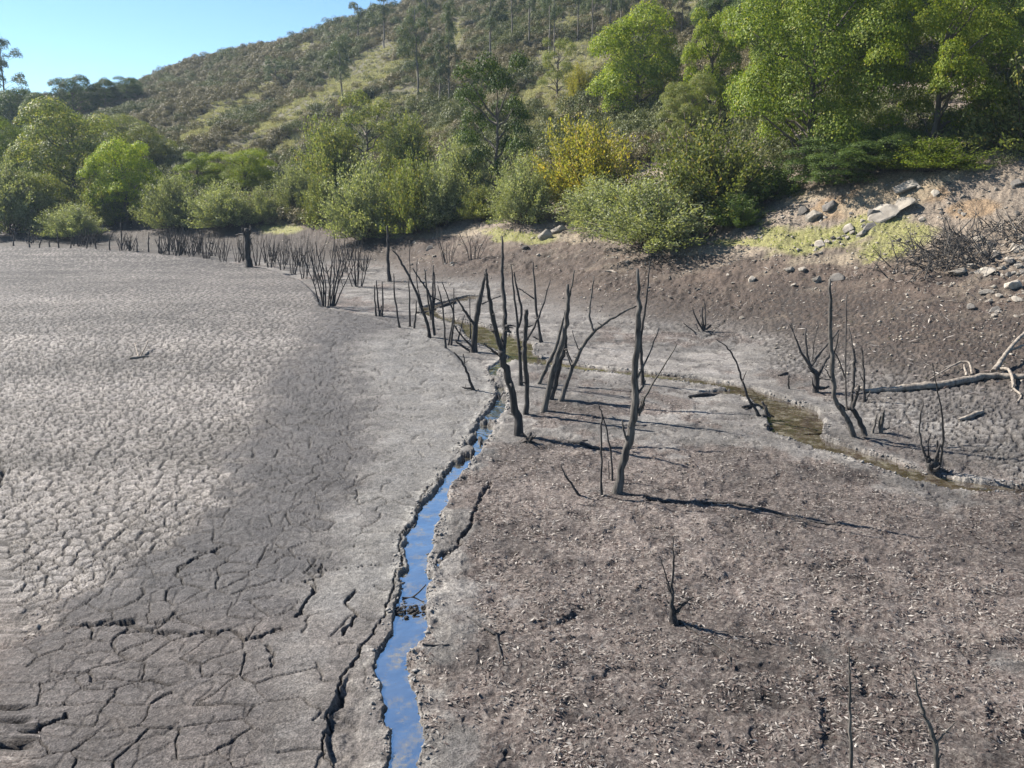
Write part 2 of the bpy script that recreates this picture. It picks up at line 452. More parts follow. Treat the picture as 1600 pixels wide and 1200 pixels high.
S4, W4 = line_pts([(772, 577, .10), (784, 570, .1), (800, 560, .12)])
streams = [(S1, W1), (S2, W2), (S3, W3), (S4, W4)]
# (polyline px, half width m, depth m)
cracks = [
 ([(700, 735), (668, 762), (648, 800), (628, 850), (618, 910), (600, 965), (572, 1010), (535, 1062), (513, 1105), (506, 1150), (520, 1210), (516, 1290)], .022, .11),
 ([(130, 975), (200, 968), (262, 985), (330, 990), (440, 988)], .045, .10),
 ([(268, 958), (250, 975), (190, 985)], .03, .06),
 ([(0, 1082), (22, 1110), (45, 1140), (90, 1128)], .05, .14), ([(-30, 1165), (20, 1160), (50, 1148)], .06, .14),
 ([(550, 920), (545, 950), (552, 975), (546, 992)], .028, .10),
 ([(345, 855), (300, 872), (280, 880), (282, 888)], .03, .10), ([(262, 858), (320, 862), (345, 855)], .02, .06),
 ([(500, 880), (502, 895), (480, 905), (490, 925), (470, 955)], .024, .09),
 ([(420, 855), (470, 875), (500, 888), (590, 885)], .016, .06),
 ([(415, 1010), (425, 1025), (418, 1045)], .03, .07),
 ([(80, 1050), (220, 1060), (270, 1060)], .018, .05),
 ([(765, 755), (738, 808), (725, 840), (700, 862), (688, 885)], .05, .08),
 ([(560, 745), (555, 765), (562, 790)], .02, .06), ([(420, 660), (440, 672)], .04, .06),
 ([(0, 720), (4, 745), (0, 760)], .06, .10),
 ([(870, 590), (960, 600), (1010, 600)], .02, .04),
 ([(850, 985), (880, 970), (905, 948)], .10, .05), ([(1330, 1010), (1345, 1060), (1352, 1080)], .09, .05), ([(1285, 1090), (1300, 1150), (1290, 1180)], .10, .06),
 ([(1560, 1110), (1565, 1160), (1560, 1200)], .08, .06), ([(1270, 890), (1300, 888), (1330, 880)], .08, .05),
 ([(1175, 500), (1120, 520), (1100, 530)], .05, .06),
]
cracks_w = [(W(p), w, d) for p, w, d in cracks]

# ------------------------------------------------------------------ ground mesh: a fan that is dense near the viewpoint
def fan_rows():
    r = list(np.linspace(1.5, g0(800, 1330)[1], 30)[:-1])
    py = 1330.0
    while True:
        y = g0(800, py)[1]
        if y > 27: break
        r.append(y); py -= 1.7
    y = r[-1]
    while y < 900:
        st = 0.145 if y < 56 else (0.145 + (y - 56) * 0.035 if y < 88 else 1.25 + (y - 88) * 0.02)
        y += st; r.append(y)
    return np.array(r)
rows = fan_rows()
uc = np.concatenate([np.linspace(-U_MAX, -0.66, 40)[:-1], np.linspace(-0.66, 0.66, 990), np.linspace(0.66, U_MAX, 40)[1:]])
NR, NC = len(rows), len(uc)
YY, UU = np.meshgrid(rows, uc, indexing='ij')
X = (UU * YY).ravel(); Y = YY.ravel()
Zb = H0(X, Y)
PX, PY = to_px(X, Y, Zb)
rise = tab(X, Y)
flat = 1 - sstep(0.05, 0.5, rise)

# zones -------------------------------------------------
td_, ts_, _ = poly_dist(X, Y, edge_w)
wob = (fbm(X * .5, Y * .5, 2, 4) - .5)
pw = PX + wob * 90 * np.clip(PY / 700, .4, 1.6) + (fbm(X * 2.5, Y * 2.5, 6, 3) - .5) * 60
def curve(pts):
    pts = sorted(pts, key=lambda t: t[0])
    return np.interp(PY, [p[0] for p in pts], [p[1] for p in pts])
cAB = curve([(380, 900), (430, 600), (470, 520), (520, 480), (560, 455), (600, 430), (650, 405), (700, 385), (750, 360), (800, 320), (850, 255), (900, 180), (950, 90), (1000, 40), (1100, 10), (1300, 0)])
cBC = curve([(380, 1400), (480, 760), (510, 640), (540, 560), (600, 575), (650, 590), (700, 575), (800, 548), (870, 530), (930, 470), (1000, 440), (1100, 420), (1300, 400)])
C1_ = voronoi((X + (fbm(X * 1.6, Y * 1.6, 3, 3) - .5) * .3) / .62 + 31.7, (Y + (fbm(X * 1.6, Y * 1.6, 7, 3) - .5) * .3) / .56 + 11.3, 3)[1]
pw = pw + (C1_ - .5) * 60 * sstep(550, 800, PY)
ls = curve([(380, 1200), (470, 640), (510, 660), (560, 745), (600, 772), (650, 765), (700, 735), (760, 690), (830, 650), (900, 635), (1000, 620), (1060, 600), (1200, 615), (1350, 600)])
wf = 14
left = 1 - sstep(-6, 6, PX - ls)
left = np.where((ts_ < 0) & (Y > 30), 1.0, np.where(Y > 42, 0.0, left)) * flat
zA = left * (1 - sstep(-34, 34, pw - cAB))
zB = left * sstep(-34, 34, pw - cAB) * (1 - sstep(-50, 45, pw - cBC))
zC = left * sstep(-50, 45, pw - cBC)
zR = (1 - left) * flat
nearq = sstep(900, 1010, PY)

# stream distances
sx = X + (fbm(X * 2.2, Y * 2.2, 4, 5) - .5) * .30 + (vnoise(X * 11, Y * 11, 3) - .5) * .05; sy = Y + (fbm(X * 2.2, Y * 2.2, 8, 5) - .5) * .50
sel = (np.abs(UU.ravel()) < 0.85) & (Y < 62)
sd = np.full(X.shape, 9.0)
idx = np.where(sel)[0]
for S, Wd in streams:
    d, _, _ = poly_dist(sx[idx], sy[idx], S, Wd)
    sd[idx] = np.minimum(sd[idx], d)
cr_d = np.zeros(X.shape)
for pts, w, dep in cracks_w:
    a = np.array(pts); m = (X > a[:, 0].min() - 1) & (X < a[:, 0].max() + 1) & (Y > a[:, 1].min() - 1) & (Y < a[:, 1].max() + 1)
    i = np.where(m)[0]
    if len(i) == 0: continue
    d, _, _ = poly_dist(sx[i] + (fbm(X[i] * 7, Y[i] * 7, 5, 3) - .5) * .10, sy[i] + (fbm(X[i] * 7, Y[i] * 7, 9, 3) - .5) * .10, pts)
    ww = w * .8 * (0.5 + fbm(X[i] * 1.5, Y[i] * 1.5, 11, 2))
    cr_d[i] = np.maximum(cr_d[i], dep * (1 - sstep(ww * .5, ww * 1.5, d)))
# shelf between the long scarp crack and the stream is lower and crumbly
sc_pts = cracks_w[0][0]
dsc, ssc, _ = poly_dist(X[idx], Y[idx], sc_pts)
shelf = np.zeros(X.shape)
shelf[idx] = (ssc > 0) * (sd[idx] < 2.0) * (PX[idx] < 720) * sstep(0, .06, dsc)
shelf *= left * (PY > 730)

# mud polygons -------------------------------------------
wx = X + (fbm(X * 1.6, Y * 1.6, 3, 3) - .5) * .3; wy = Y + (fbm(X * 1.6, Y * 1.6, 7, 3) - .5) * .3
wx2 = wx + (vnoise(X * 9, Y * 9, 2) - .5) * .03; wy2 = wy + (vnoise(X * 9, Y * 9, 12) - .5) * .03
e1, c1, p1, ox1, oy1 = voronoi(wx2 / .36, wy2 / .33, 0)
e1 = e1 * .345
e2, c2, p2, ox2, oy2 = voronoi(wx2 / .62 + 31.7, wy2 / .56 + 11.3, 3)
e2 = e2 * .59
e3, c3, p3, _, _ = voronoi(wx2 / .20 + 3.1, wy2 / .20 + 5.2, 6)
e3 = e3 * .20
wcr = .010 + .0007 * Y
def crack(e, w): return 1 - sstep(w * .55, w * 1.6, e)
big_m = sstep(.35, .6, fbm(X * .35, Y * .35, 13, 2))
rightcr = sstep(1130, 1240, PX) * sstep(0.02, 0.15, rise) * (1 - sstep(1.2, 2.4, rise)) + sstep(1350, 1450, PX) * sstep(600, 640, PY) * (PY < 790) * (sd > .5) * zR * .6
rightcr = np.clip(rightcr, 0, 1)
midcr = sstep(900, 1000, PX) * (1 - sstep(1130, 1240, PX)) * sstep(0.02, 0.15, rise) * (1 - sstep(.8, 1.6, rise)) * .6
c_small = crack(e1, wcr * (.75 + .9 * p1)) * (zA * (1 - .5 * nearq) + .35 * zB * (p1 > .45) + rightcr + midcr)
c_big = crack(e2, wcr * (.40 + 1.0 * p2 ** 2)) * np.clip(zA * .6 * big_m + zB * (p2 > .25) * (.35 + .8 * p2) + zC * (p2 > .60) * .6 + rightcr * .5, 0, 1)
c_fine = crack(e3, wcr * .6) * zA * .42
fadeY = 1 - sstep(30, 70, Y)
crk = np.clip(np.maximum(np.maximum(c_small, c_big), c_fine), 0, 1)
dish = (sstep(0, .12, e1) * -1 + 1)
plate = zA * ((c1 - .5) * .010 + (ox1 * (c1 - .5) + oy1 * (_NT[3].ravel()[(c1 * 60000).astype(int)] - .5)) * .016)
plate += (rightcr + midcr) * ((c1 - .5) * .012 + (ox1 * (c1 - .5)) * .02) + zB * ((c2 - .5) * .014 + (ox2 * (c2 - .5)) * .02)
z = Zb.copy()
z += plate * (1 - .75 * sstep(22, 45, Y))
z -= crk * (.032 * fadeY + .012)
# rough crumbly ground on the right side and near bottom left
pit = sstep(.60, .70, fbm(X * 2.6, Y * 2.6, 9, 3)) * zR
z -= pit * .035
rough = zR * (.35 + .65 * sstep(600, 760, PY)) * (1 - .85 * rightcr)
z += rough * ((fbm(X * 2.2, Y * 2.2, 5, 4) - .5) * .13 + (fbm(X * 9, Y * 9, 10, 3) - .5) * .045)
z += zA * nearq * (fbm(X * 6, Y * 6, 4, 4) - .5) * .10
z += zC * (fbm(X * 1.2, Y * 2.0, 9, 4) - .5) * .07 + zB * (fbm(X * 5, Y * 5, 9, 3) - .5) * .015
bank_m = sstep(.3, 1.0, rise) * (Y < 110)
z += bank_m * (1 - .8 * rightcr) * ((fbm(X * 1.1, Y * 1.1, 5, 4) - .5) * .34 + (fbm(X * 4.5, Y * 4.5, 8, 3) - .5) * .20 + (fbm(X * 11, Y * 11, 2, 2) - .5) * .07)
nb = (sd > .05) & (sd < .7)
z = np.where(nb, np.maximum(z, -.035), z)
z -= np.where(sd < .32, np.minimum(cr_d, .06), cr_d)
z -= shelf * sstep(.3, .5, sd) * (.10 + (fbm(X * 5, Y * 5, 6, 3) - .5) * .16)
# stream banks
z -= (1 - sstep(.0, .35, sd)) * (fbm(X * 6, Y * 6, 3, 3) - .35) * .07 * (sd > .1)
rim = np.exp(-((sd - .14) / .10) ** 2) * .020 * (.3 + fbm(X * 7, Y * 7, 2, 3) * 1.4)
z += rim * (Y < 62)
z = np.where(sd < .10, z * sstep(-.02, .10, sd) + (-.26 + .34 * sstep(.48, .64, fbm(X * 2.6, Y * 2.0, 13, 4)) * (.3 + .7 * sstep(16.5, 19, Y)) * (PX < 830) * (Y < 29)) * (1 - sstep(-.02, .10, sd)), z)

# colours -------------------------------------------------
def mixv(a, b, t): return a * (1 - t[:, None]) + np.array(b)[None, :] * t[:, None]
C = np.tile(np.array([.175, .155, .14]), (len(X), 1))
C = mixv(C, (.295, .274, .252), zA)
C = mixv(C, (.112, .106, .104), zB)
C = mixv(C, (.212, .203, .190), zC)
C = mixv(C, (.185, .170, .158), zC * nearq * .8); C = mixv(C, (.165, .150, .140), zB * nearq * .8)
C = mixv(C, (.198, .189, .177), zR)
streak = sstep(.48, .62, fbm(X * 1.1 + Y * .5, Y * 1.6, 12, 4))
C = mixv(C, (.30, .29, .27), zR * (1 - sstep(640, 760, PY)) * streak * .6)
C = mixv(C, (.28, .27, .255), zC * streak * .5)
C = mixv(C, (.125, .12, .118), zB * (1 - streak) * .3)
farA = zA * sstep(35, 60, Y)
C = mixv(C, (.215, .195, .178), farA * .8)
pv = (c1 - .5) * .22 * zA * (1 - farA) + (fbm(X * .25, Y * .5, 14, 3) - .5) * .35 * flat
C *= (1 + pv)[:, None]
# litter and bank
lit = zA * nearq * .55 * sstep(.4, .6, fbm(X * 1.5, Y * 1.5, 5, 3)) + (1 - rightcr) * zR * sstep(.45, .57, .7 * fbm(X * .45, Y * .45, 9, 4) + .3 * fbm(X * 1.9, Y * 1.9, 2, 3) + .22 * sstep(640, 760, PY) - .25 * (1 - sstep(.3, 1.6, sd)) - .1 * (1 - sstep(560, 640, PY)))
C = mixv(C, (.158, .141, .128), lit * .6)
C = mixv(C, (.06, .052, .05), pit * .5)
b1 = sstep(.25, .9, rise)
C = mixv(C, (.130, .100, .078), b1 * .9)
C = mixv(C, (.075, .060, .050), b1 * sstep(.5, .6, fbm(X * .35, Y * .8, 4, 4)) * .7)
C = mixv(C, (.23, .198, .155), b1 * sstep(.54, .66, fbm(X * .5, Y * 1.1, 15, 4)) * .6)
foot = sstep(.12, .5, rise) * (1 - sstep(1.2, 2.2, rise)) * (Y > 26)
C = mixv(C, (.082, .064, .052), foot * (.35 + .45 * sstep(.40, .60, fbm(X * .6, Y * 1.0, 7, 4))))
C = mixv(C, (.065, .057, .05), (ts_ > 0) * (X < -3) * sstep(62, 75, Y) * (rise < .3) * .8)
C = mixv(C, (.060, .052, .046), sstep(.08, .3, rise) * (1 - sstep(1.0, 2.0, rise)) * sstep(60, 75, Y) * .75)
pale_bank = sstep(2.2, 3.4, rise + (fbm(X * .3, Y * .3, 2, 3) - .5) * 1.6) * (Y < 75)
C = mixv(C, (.33, .285, .225), pale_bank * .8)
def blob(cx, cy, rx, ry, rot=0.0, n=.9):
    a = math.radians(rot); dx = PX - cx; dy = PY - cy
    u = (dx * math.cos(a) + dy * math.sin(a)) / rx; v = (-dx * math.sin(a) + dy * math.cos(a)) / ry
    return 1 - sstep(.75, 1.15, np.sqrt(u * u + v * v) + (fbm(X * .7, Y * .7, 5, 3) - .5) * n)
hillm = (Y < 100) & (rise > .25)
def patch(col, t, *bl):
    global C
    m = np.zeros(len(X))
    for q in bl: m = np.maximum(m, blob(*q))
    m = m * hillm * t
    C = mixv(C, col, m); return m
patch((.33, .235, .135), .75, (1330, 318, 85, 24, -22), (1520, 325, 45, 14, -5), (1450, 300, 60, 14))
patch((.42, .36, .25), .7, (1400, 300, 120, 26, -20), (1270, 300, 60, 14, -20))
gm = patch((.30, .31, .11), .85, (1265, 372, 90, 24, -6), (1400, 378, 70, 24, -12), (1330, 360, 90, 20, -8), (770, 363, 26, 6), (440, 358, 40, 7), (820, 372, 50, 8), (1180, 378, 70, 8))
patch((.38, .33, .24), .7, (1290, 405, 60, 8, -4), (700, 362, 80, 8), (500, 340, 30, 7, -20), (640, 368, 60, 5), (920, 372, 50, 10), (1100, 392, 130, 5))
C = mixv(C, (.115, .105, .058), sstep(80, 110, Y) * (rise > 2))
wet = (1 - sstep(-.02, .16, sd)) * (z < -.03)
C = mixv(C, (.06, .054, .045), wet * .8)
salt = np.exp(-((sd - .22) / .16) ** 2) * sstep(.42, .6, fbm(X * 3, Y * 3, 12, 3)) * flat
C = mixv(C, (.40, .385, .35), salt * .7)
er = (1 - sstep(.05, .45, td_)) * sstep(30, 36, Y) * (X < 20) * sstep(.3, .5, fbm(X * 2, Y * 2, 3, 3))
C = mixv(C, (.42, .40, .37), er * np.where(PX > 495, .8, .2) * flat)
crack_shade = np.clip(crk + cr_d * 8, 0, 1)
C = mixv(C, (.055, .05, .046), crack_shade * .88)  # crack insides: shade painted into the colour, on top of damp mud
mac = (fbm(X * .55 + Y * .2, Y * .8, 11, 4) - .5) * zR * 1.15 + (fbm(X * .12, Y * .45, 8, 4) - .5) * zA * 1.1 + (fbm(X * 2.2, Y * 2.2, 1, 3) - .5) * .55 * flat
C *= np.clip(1 + mac, .4, 1.6)[:, None]
C = np.clip(C * .66, .01, .6)
grain = np.clip(lit * .9 + bank_m * .6 + zA * .10 + zB * .12 + zA * nearq * .5 + (zB + zC) * nearq * .35 + zR * .3, 0, 1)

# split the fan into the lake bed, the bank and the hillside
Vg = np.stack([X, Y, z], -1)
ii = (np.arange(NR - 1)[:, None] * NC + np.arange(NC - 1)[None, :])
Fg = np.stack([ii, ii + 1, ii + NC + 1, ii + NC], -1).reshape(-1, 4)
fr = rise[Fg].mean(1); fY = Y[Fg[:, 0]]
zone = np.where(fr < .12, 0, np.where((fr < 3.2) | (fY < 50), 1, 2))
base_u = np.interp(uc, pu, [prof[p][0][1] for p in pk])
zone = np.where((zone == 0) & (fY > 40 + 60), 2, zone)
def sub_mesh(name, mask, kind):
    f = Fg[mask]; used = np.unique(f); remap = -np.ones(len(X), dtype=np.int64); remap[used] = np.arange(len(used))
    me = make_mesh(name, Vg[used], [remap[f]])
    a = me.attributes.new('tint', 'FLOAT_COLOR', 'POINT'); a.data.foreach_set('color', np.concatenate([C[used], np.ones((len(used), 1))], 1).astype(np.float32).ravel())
    g = me.attributes.new('grain', 'FLOAT', 'POINT'); g.data.foreach_set('value', grain[used].astype(np.float32))
    o = add(name, me, M['ground'])
    o['kind'] = 'structure'
    return o
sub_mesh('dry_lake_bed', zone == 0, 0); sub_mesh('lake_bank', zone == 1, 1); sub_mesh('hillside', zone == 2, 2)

# exact height of the finished ground (nearest fan vertex)
Zg = z.reshape(NR, NC)
def G(x, y):
    x = np.asarray(x, float); y = np.asarray(y, float)
    fy = np.interp(y, rows, np.arange(NR)); fu = np.interp(x / y, uc, np.arange(NC))
    iy = np.clip(fy.astype(int), 0, NR - 2); iu = np.clip(fu.astype(int), 0, NC - 2); a = fy - iy; b = fu - iu
    return (Zg[iy, iu] * (1 - b) + Zg[iy, iu + 1] * b) * (1 - a) + (Zg[iy + 1, iu] * (1 - b) + Zg[iy + 1, iu + 1] * b) * a
def gpt(px, py):
    p = hit(px, py); p.z = float(G(p.x, p.y)); return p

# ------------------------------------------------------------------ water
def stream_strip(name, S, Wd, extra, label=None):
    P_ = np.array(S); n = len(P_)
    t = np.linspace(0, n - 1, (n - 1) * 5 + 1)
    cx = np.interp(t, np.arange(n), P_[:, 0]); cy = np.interp(t, np.arange(n), P_[:, 1]); w = np.interp(t, np.arange(n), Wd) + extra
    T = np.stack([np.gradient(cx), np.gradient(cy)], -1); T /= np.linalg.norm(T, axis=1)[:, None] + 1e-9
    Nn = np.stack([-T[:, 1], T[:, 0]], -1)
    V = []
    for k in (-1, 0, 1): V.append(np.stack([cx + Nn[:, 0] * w * k, cy + Nn[:, 1] * w * k, np.full(len(cx), -.075)], -1))
    V = np.concatenate(V); m = len(cx); i = np.arange(m - 1)
    F = np.concatenate([np.stack([i, i + 1, i + m + 1, i + m], -1), np.stack([i + m, i + m + 1, i + 2 * m + 1, i + 2 * m], -1)])
    return V, F
# one level water sheet per stream: a simple grid over its bounding strip (only shows where the bed is carved)
def water_obj(name, parts, mt='water'):
    Vs, Fs, n = [], [], 0
    for S, Wd, lift in parts:
        V, F = stream_strip(name, S, Wd, .30); V[:, 2] += lift
        Vs.append(V); Fs.append(F + n); n += len(V)
    me = make_mesh(name, np.concatenate(Vs), [np.concatenate(Fs)])
    o = add(name, me, M[mt]); o['kind'] = 'structure'; return o
water_obj('near_stream_water', [(S1, W1, 0), (S4, W4, -.003)])
water_obj('far_stream_water', [(S2, W2, -.0015), (S3, W3, -.004)], 'muddywater')

# ------------------------------------------------------------------ scattered stuff built as real geometry
def cards(c, d, up, L, Wd):
    """rhombic leaf cards: centre-line from c along d, width direction from d x up"""
    d = d / (np.linalg.norm(d, axis=1)[:, None] + 1e-9)
    s = np.cross(d, up); s /= (np.linalg.norm(s, axis=1)[:, None] + 1e-9)
    L = np.asarray(L)[:, None]; Wd = np.asarray(Wd)[:, None]
    nrm = np.cross(s, d)
    V = np.stack([c - d * L * .5, c + s * Wd * .5 + nrm * Wd * .12, c + d * L * .5, c - s * Wd * .5 + nrm * Wd * .12], 1)
    n = len(c)
    return V.reshape(-1, 3), np.arange(n * 4).reshape(n, 4)

r = np.random.RandomState(21)
def scatter_px(n, x0, x1, y0, y1, f):
    """random ground points, spread evenly over a part of the view, kept with probability f"""
    px = x0 + (x1 - x0) * r.rand(n); py = y0 + (y1 - y0) * r.rand(n)
    return px, py
# dry plant litter on the right of the lake bed
n = 290000
yy = 5.5 + 32 * r.rand(n) ** 1.15; xx = yy * (-.66 + 1.41 * r.rand(n))
zz = G(xx, yy); qx, qy = to_px(xx, yy, zz)
iy = np.clip(np.interp(yy, rows, np.arange(NR)).astype(int), 0, NR - 1); iu = np.clip(np.interp(xx / yy, uc, np.arange(NC)).astype(int), 0, NC - 1)
fi = iy * NC + iu
dens = np.clip(lit[fi] * 1.0 + .10 * zR[fi], 0, 1) * (sd[fi] > .12) * np.where(yy < 20, 1, .7)
k = r.rand(n) < dens * (.10 + 1.0 * sstep(.42, .56, fbm(xx * 3.1, yy * 3.1, 6, 3)))
xx, yy, zz = xx[k], yy[k], zz[k]; n = len(xx)
th = r.rand(n) * 6.283; tilt = (r.rand(n) - .35) * .9
d = np.stack([np.cos(th), np.sin(th), tilt], -1); up = np.stack([(r.rand(n) - .5) * .9, (r.rand(n) - .5) * .9, np.ones(n)], -1)
L = .03 + .07 * r.rand(n) ** 2 + .0008 * yy
V, F = cards(np.stack([xx, yy, zz + .008 + .02 * r.rand(n)], -1), d, up, L, L * (.12 + .28 * r.rand(n)))
tag(add('dry_litter', make_mesh('dry_litter', V, [F]), M['litter']), 'reddish brown dry plant litter covering the right of the lake bed', 'plant litter', kind='stuff')

def rock_mesh(name, seed, npt=14, flatz=.7):
    rr = random.Random(seed); bm = bmesh.new()
    for i in range(npt):
        v = Vector((rr.gauss(0, 1), rr.gauss(0, 1), rr.gauss(0, 1))).normalized() * rr.uniform(.42, .55)
        v.z *= flatz; bm.verts.new(v)
    bmesh.ops.convex_hull(bm, input=bm.verts)
    for v in [v for v in bm.verts if not v.link_faces]: bm.verts.remove(v)
    bmesh.ops.bevel(bm, geom=list(bm.edges), offset=.035, segments=1, affect='EDGES')
    bmesh.ops.triangulate(bm, faces=bm.faces)
    me = bpy.data.meshes.new(name); bm.to_mesh(me); bm.free()
    return me
rock_protos = [rock_mesh('stone', 10 + i, 11 + i % 4, .55 + .12 * (i % 4)) for i in range(7)]
def clods(name, pts, sizes, mat, label, cat, seed=1, squash=.6):
    """many small angular clods joined in one mesh"""
    rr = np.random.RandomState(seed); n = len(pts)
    base = np.array([[0, 0, .5], [.5, 0, 0], [0, .5, 0], [-.5, 0, 0], [0, -.5, 0], [0, 0, -.4], ])
    F0 = np.array([[0, 1, 2], [0, 2, 3], [0, 3, 4], [0, 4, 1], [5, 2, 1], [5, 3, 2], [5, 4, 3], [5, 1, 4]])
    V = base[None] + (rr.rand(n, 6, 3) - .5) * .45
    a = rr.rand(n) * 6.283; ca, sa = np.cos(a)[:, None], np.sin(a)[:, None]
    V = np.stack([V[..., 0] * ca - V[..., 1] * sa, V[..., 0] * sa + V[..., 1] * ca, V[..., 2] * squash], -1)
    V = V * np.asarray(sizes)[:, None, None] * (.7 + .6 * rr.rand(n, 1, 3)) + np.asarray(pts)[:, None, :]
    F = F0[None] + np.arange(n)[:, None, None] * 6
    o = add(name, make_mesh(name, V.reshape(-1, 3), [F.reshape(-1, 3)], smooth=False), mat)
    return tag(o, label, cat, kind='stuff')
# pale crumbs along the stream edges
pts = []; sz = []
for S, Wd, n in ((S1, W1, 2000), (S2, W2, 4200)):
    S = np.array(S); seg = np.linalg.norm(np.diff(S, axis=0), axis=1); cs = np.concatenate([[0], np.cumsum(seg)])
    t = r.rand(n) * cs[-1]; cx = np.interp(t, cs, S[:, 0]); cy = np.interp(t, cs, S[:, 1]); w = np.interp(t, cs, Wd)
    T = np.stack([np.interp(t + .2, cs, S[:, 0]) - np.interp(t - .2, cs, S[:, 0]), np.interp(t + .2, cs, S[:, 1]) - np.interp(t - .2, cs, S[:, 1])], -1); T /= np.linalg.norm(T, axis=1)[:, None] + 1e-9
    off = (w + .02 + np.abs(r.randn(n)) * .13) * np.where(r.rand(n) < .5, -1, 1)
    x = cx - T[:, 1] * off; y = cy + T[:, 0] * off
    keep = fbm(x * 1.3, y * 1.3, 4, 2) > .40
    x, y = x[keep], y[keep]
    s_ = .012 + .075 * r.rand(len(x)) ** 3 + .0006 * y
    pts.append(np.stack([x, y, G(x, y) + s_ * .15], -1)); sz.append(s_)
clods('mud_crumbs', np.concatenate(pts), np.concatenate(sz), M['mudclod'], 'pale crumbled mud lining the edges of the streams', 'mud crumbs', 3)
# rough lumps over bank and channel floor
n = 26000
yy = 24 + 70 * r.rand(n); xx = yy * (-.7 + 1.5 * r.rand(n)); rr_ = tab(xx, yy)
k = (rr_ > .12) & (rr_ < 5.5) & (r.rand(n) < np.where(rr_ > .8, 1, .45)) & (fbm(xx * .4, yy * .4, 3, 3) > .40)
xx, yy = xx[k], yy[k]; s_ = (.04 + .11 * r.rand(len(xx)) ** 3) * (1 + yy * .004)
clods('bank_rubble', np.stack([xx, yy, G(xx, yy) + s_ * .1], -1), s_, M['rock'], 'small rubble and gravel strewn over the brown bank', 'gravel', 5)
n = 9000
yy = 30 + 40 * r.rand(n); xx = yy * (-.3 + 1.0 * r.rand(n)); rr_ = tab(xx, yy)
k = (rr_ > 1.9) & (rr_ < 6.2) & (fbm(xx * .5, yy * .5, 7, 3) + .25 * r.rand(n) > .54)
xx, yy = xx[k], yy[k]; s_ = .07 + .22 * r.rand(len(xx)) ** 3
clods('bank_scree', np.stack([xx, yy, G(xx, yy)], -1), s_, M['rock'], 'loose broken rock lying in drifts on the upper bank', 'scree', 9)
n = 12000
yy = 22 + 72 * r.rand(n); xx = yy * (-.7 + 1.5 * r.rand(n)); rr_ = tab(xx, yy)
k = (rr_ > .15) & (rr_ < 3.0) & (fbm(xx * .3, yy * .3, 6, 3) > .42)
xx, yy = xx[k], yy[k]; s_ = (.04 + .08 * r.rand(len(xx)) ** 2)
clods('bank_clods', np.stack([xx, yy, G(xx, yy)], -1), s_, M['rockdark'], 'dark earth clods over the lower bank', 'earth clods', 6, .8)
# dry twigs and straw on the bank
n = 16000
yy = 24 + 60 * r.rand(n); xx = yy * (-.6 + 1.4 * r.rand(n)); rr_ = tab(xx, yy)
k = (rr_ > .3) & (rr_ < 5); xx, yy = xx[k], yy[k]; n = len(xx)
th = r.rand(n) * 6.283
d = np.stack([np.cos(th), np.sin(th), .6 * r.rand(n)], -1); up = np.stack([r.rand(n) - .5, r.rand(n) - .5, np.ones(n) * .6], -1)
L = .12 + .35 * r.rand(n) ** 2
V, F = cards(np.stack([xx, yy, G(xx, yy) + L * .15], -1), d, up, L, .02 + .03 * r.rand(n))
tag(add('dry_straw', make_mesh('dry_straw', V, [F]), M['litter']), 'dry straw and twigs scattered over the bank', 'straw', kind='stuff')
# short grass on the green patches of the bank
n = 120000
yy = 38 + 60 * r.rand(n); xx = yy * (-.5 + 1.2 * r.rand(n))
iy = np.clip(np.interp(yy, rows, np.arange(NR)).astype(int), 0, NR - 1); iu = np.clip(np.interp(xx / yy, uc, np.arange(NC)).astype(int), 0, NC - 1)
k = r.rand(n) < gm[iy * NC + iu] * .6
xx, yy = xx[k], yy[k]; n = len(xx)
d = np.stack([(r.rand(n) - .5) * 1.2, (r.rand(n) - .5) * 1.2, np.ones(n)], -1); up = r.rand(n, 3) - .5
L = (.06 + .14 * r.rand(n)) * (.5 + fbm(xx * 2, yy * 2, 4, 2))
V, F = cards(np.stack([xx, yy, G(xx, yy) + L * .3], -1), d, up, L, .03 + .03 * r.rand(n))
tag(add('bank_grass', make_mesh('bank_grass', V, [F]), M['grass']), 'short yellow green grass growing in patches on the bank', 'grass', kind='stuff')

# ------------------------------------------------------------------ hillside cover
def blob_cards(n, rr, centers, radii, L, Wd, out=.6, inner=.72, zmin=None, squash=1.0):
    c_ = []; d_ = []; got = 0
    centers = np.asarray(centers); radii = np.asarray(radii); pr = radii ** 2 / (radii ** 2).sum()
    while got < n:
        m = n * 2
        b = rr.choice(len(centers), m, p=pr); v = rr.randn(m, 3); v /= np.linalg.norm(v, axis=1)[:, None]
        v[:, 2] = np.where(v[:, 2] < -.2, -v[:, 2] * .6, v[:, 2])
        p = centers[b] + v * (radii[b] * (.72 + .34 * rr.rand(m)))[:, None] * np.array([1, 1, squash])
        ok = np.ones(m, bool)
        for ci, ri in zip(centers, radii):
            ok &= (np.linalg.norm(p - ci, axis=1) > ri * inner * (.85 + .3 * rr.rand(m)))
        if zmin is not None: ok &= p[:, 2] > zmin
        c_.append(p[ok]); d_.append(v[ok]); got += ok.sum()
    c = np.concatenate(c_)[:n]; v = np.concatenate(d_)[:n]
    q = rr.randn(n, 3); d = q - (q * v).sum(1)[:, None] * v * .8 + v * .25; up = v + rr.randn(n, 3) * .42 + np.array([0, 0, .25])
    # width direction such that the card faces outwards
    L_ = L * (.6 + .8 * rr.rand(n)); 
    s = np.cross(d, up)
    return cards(c, d, up, L_, L_ * Wd)

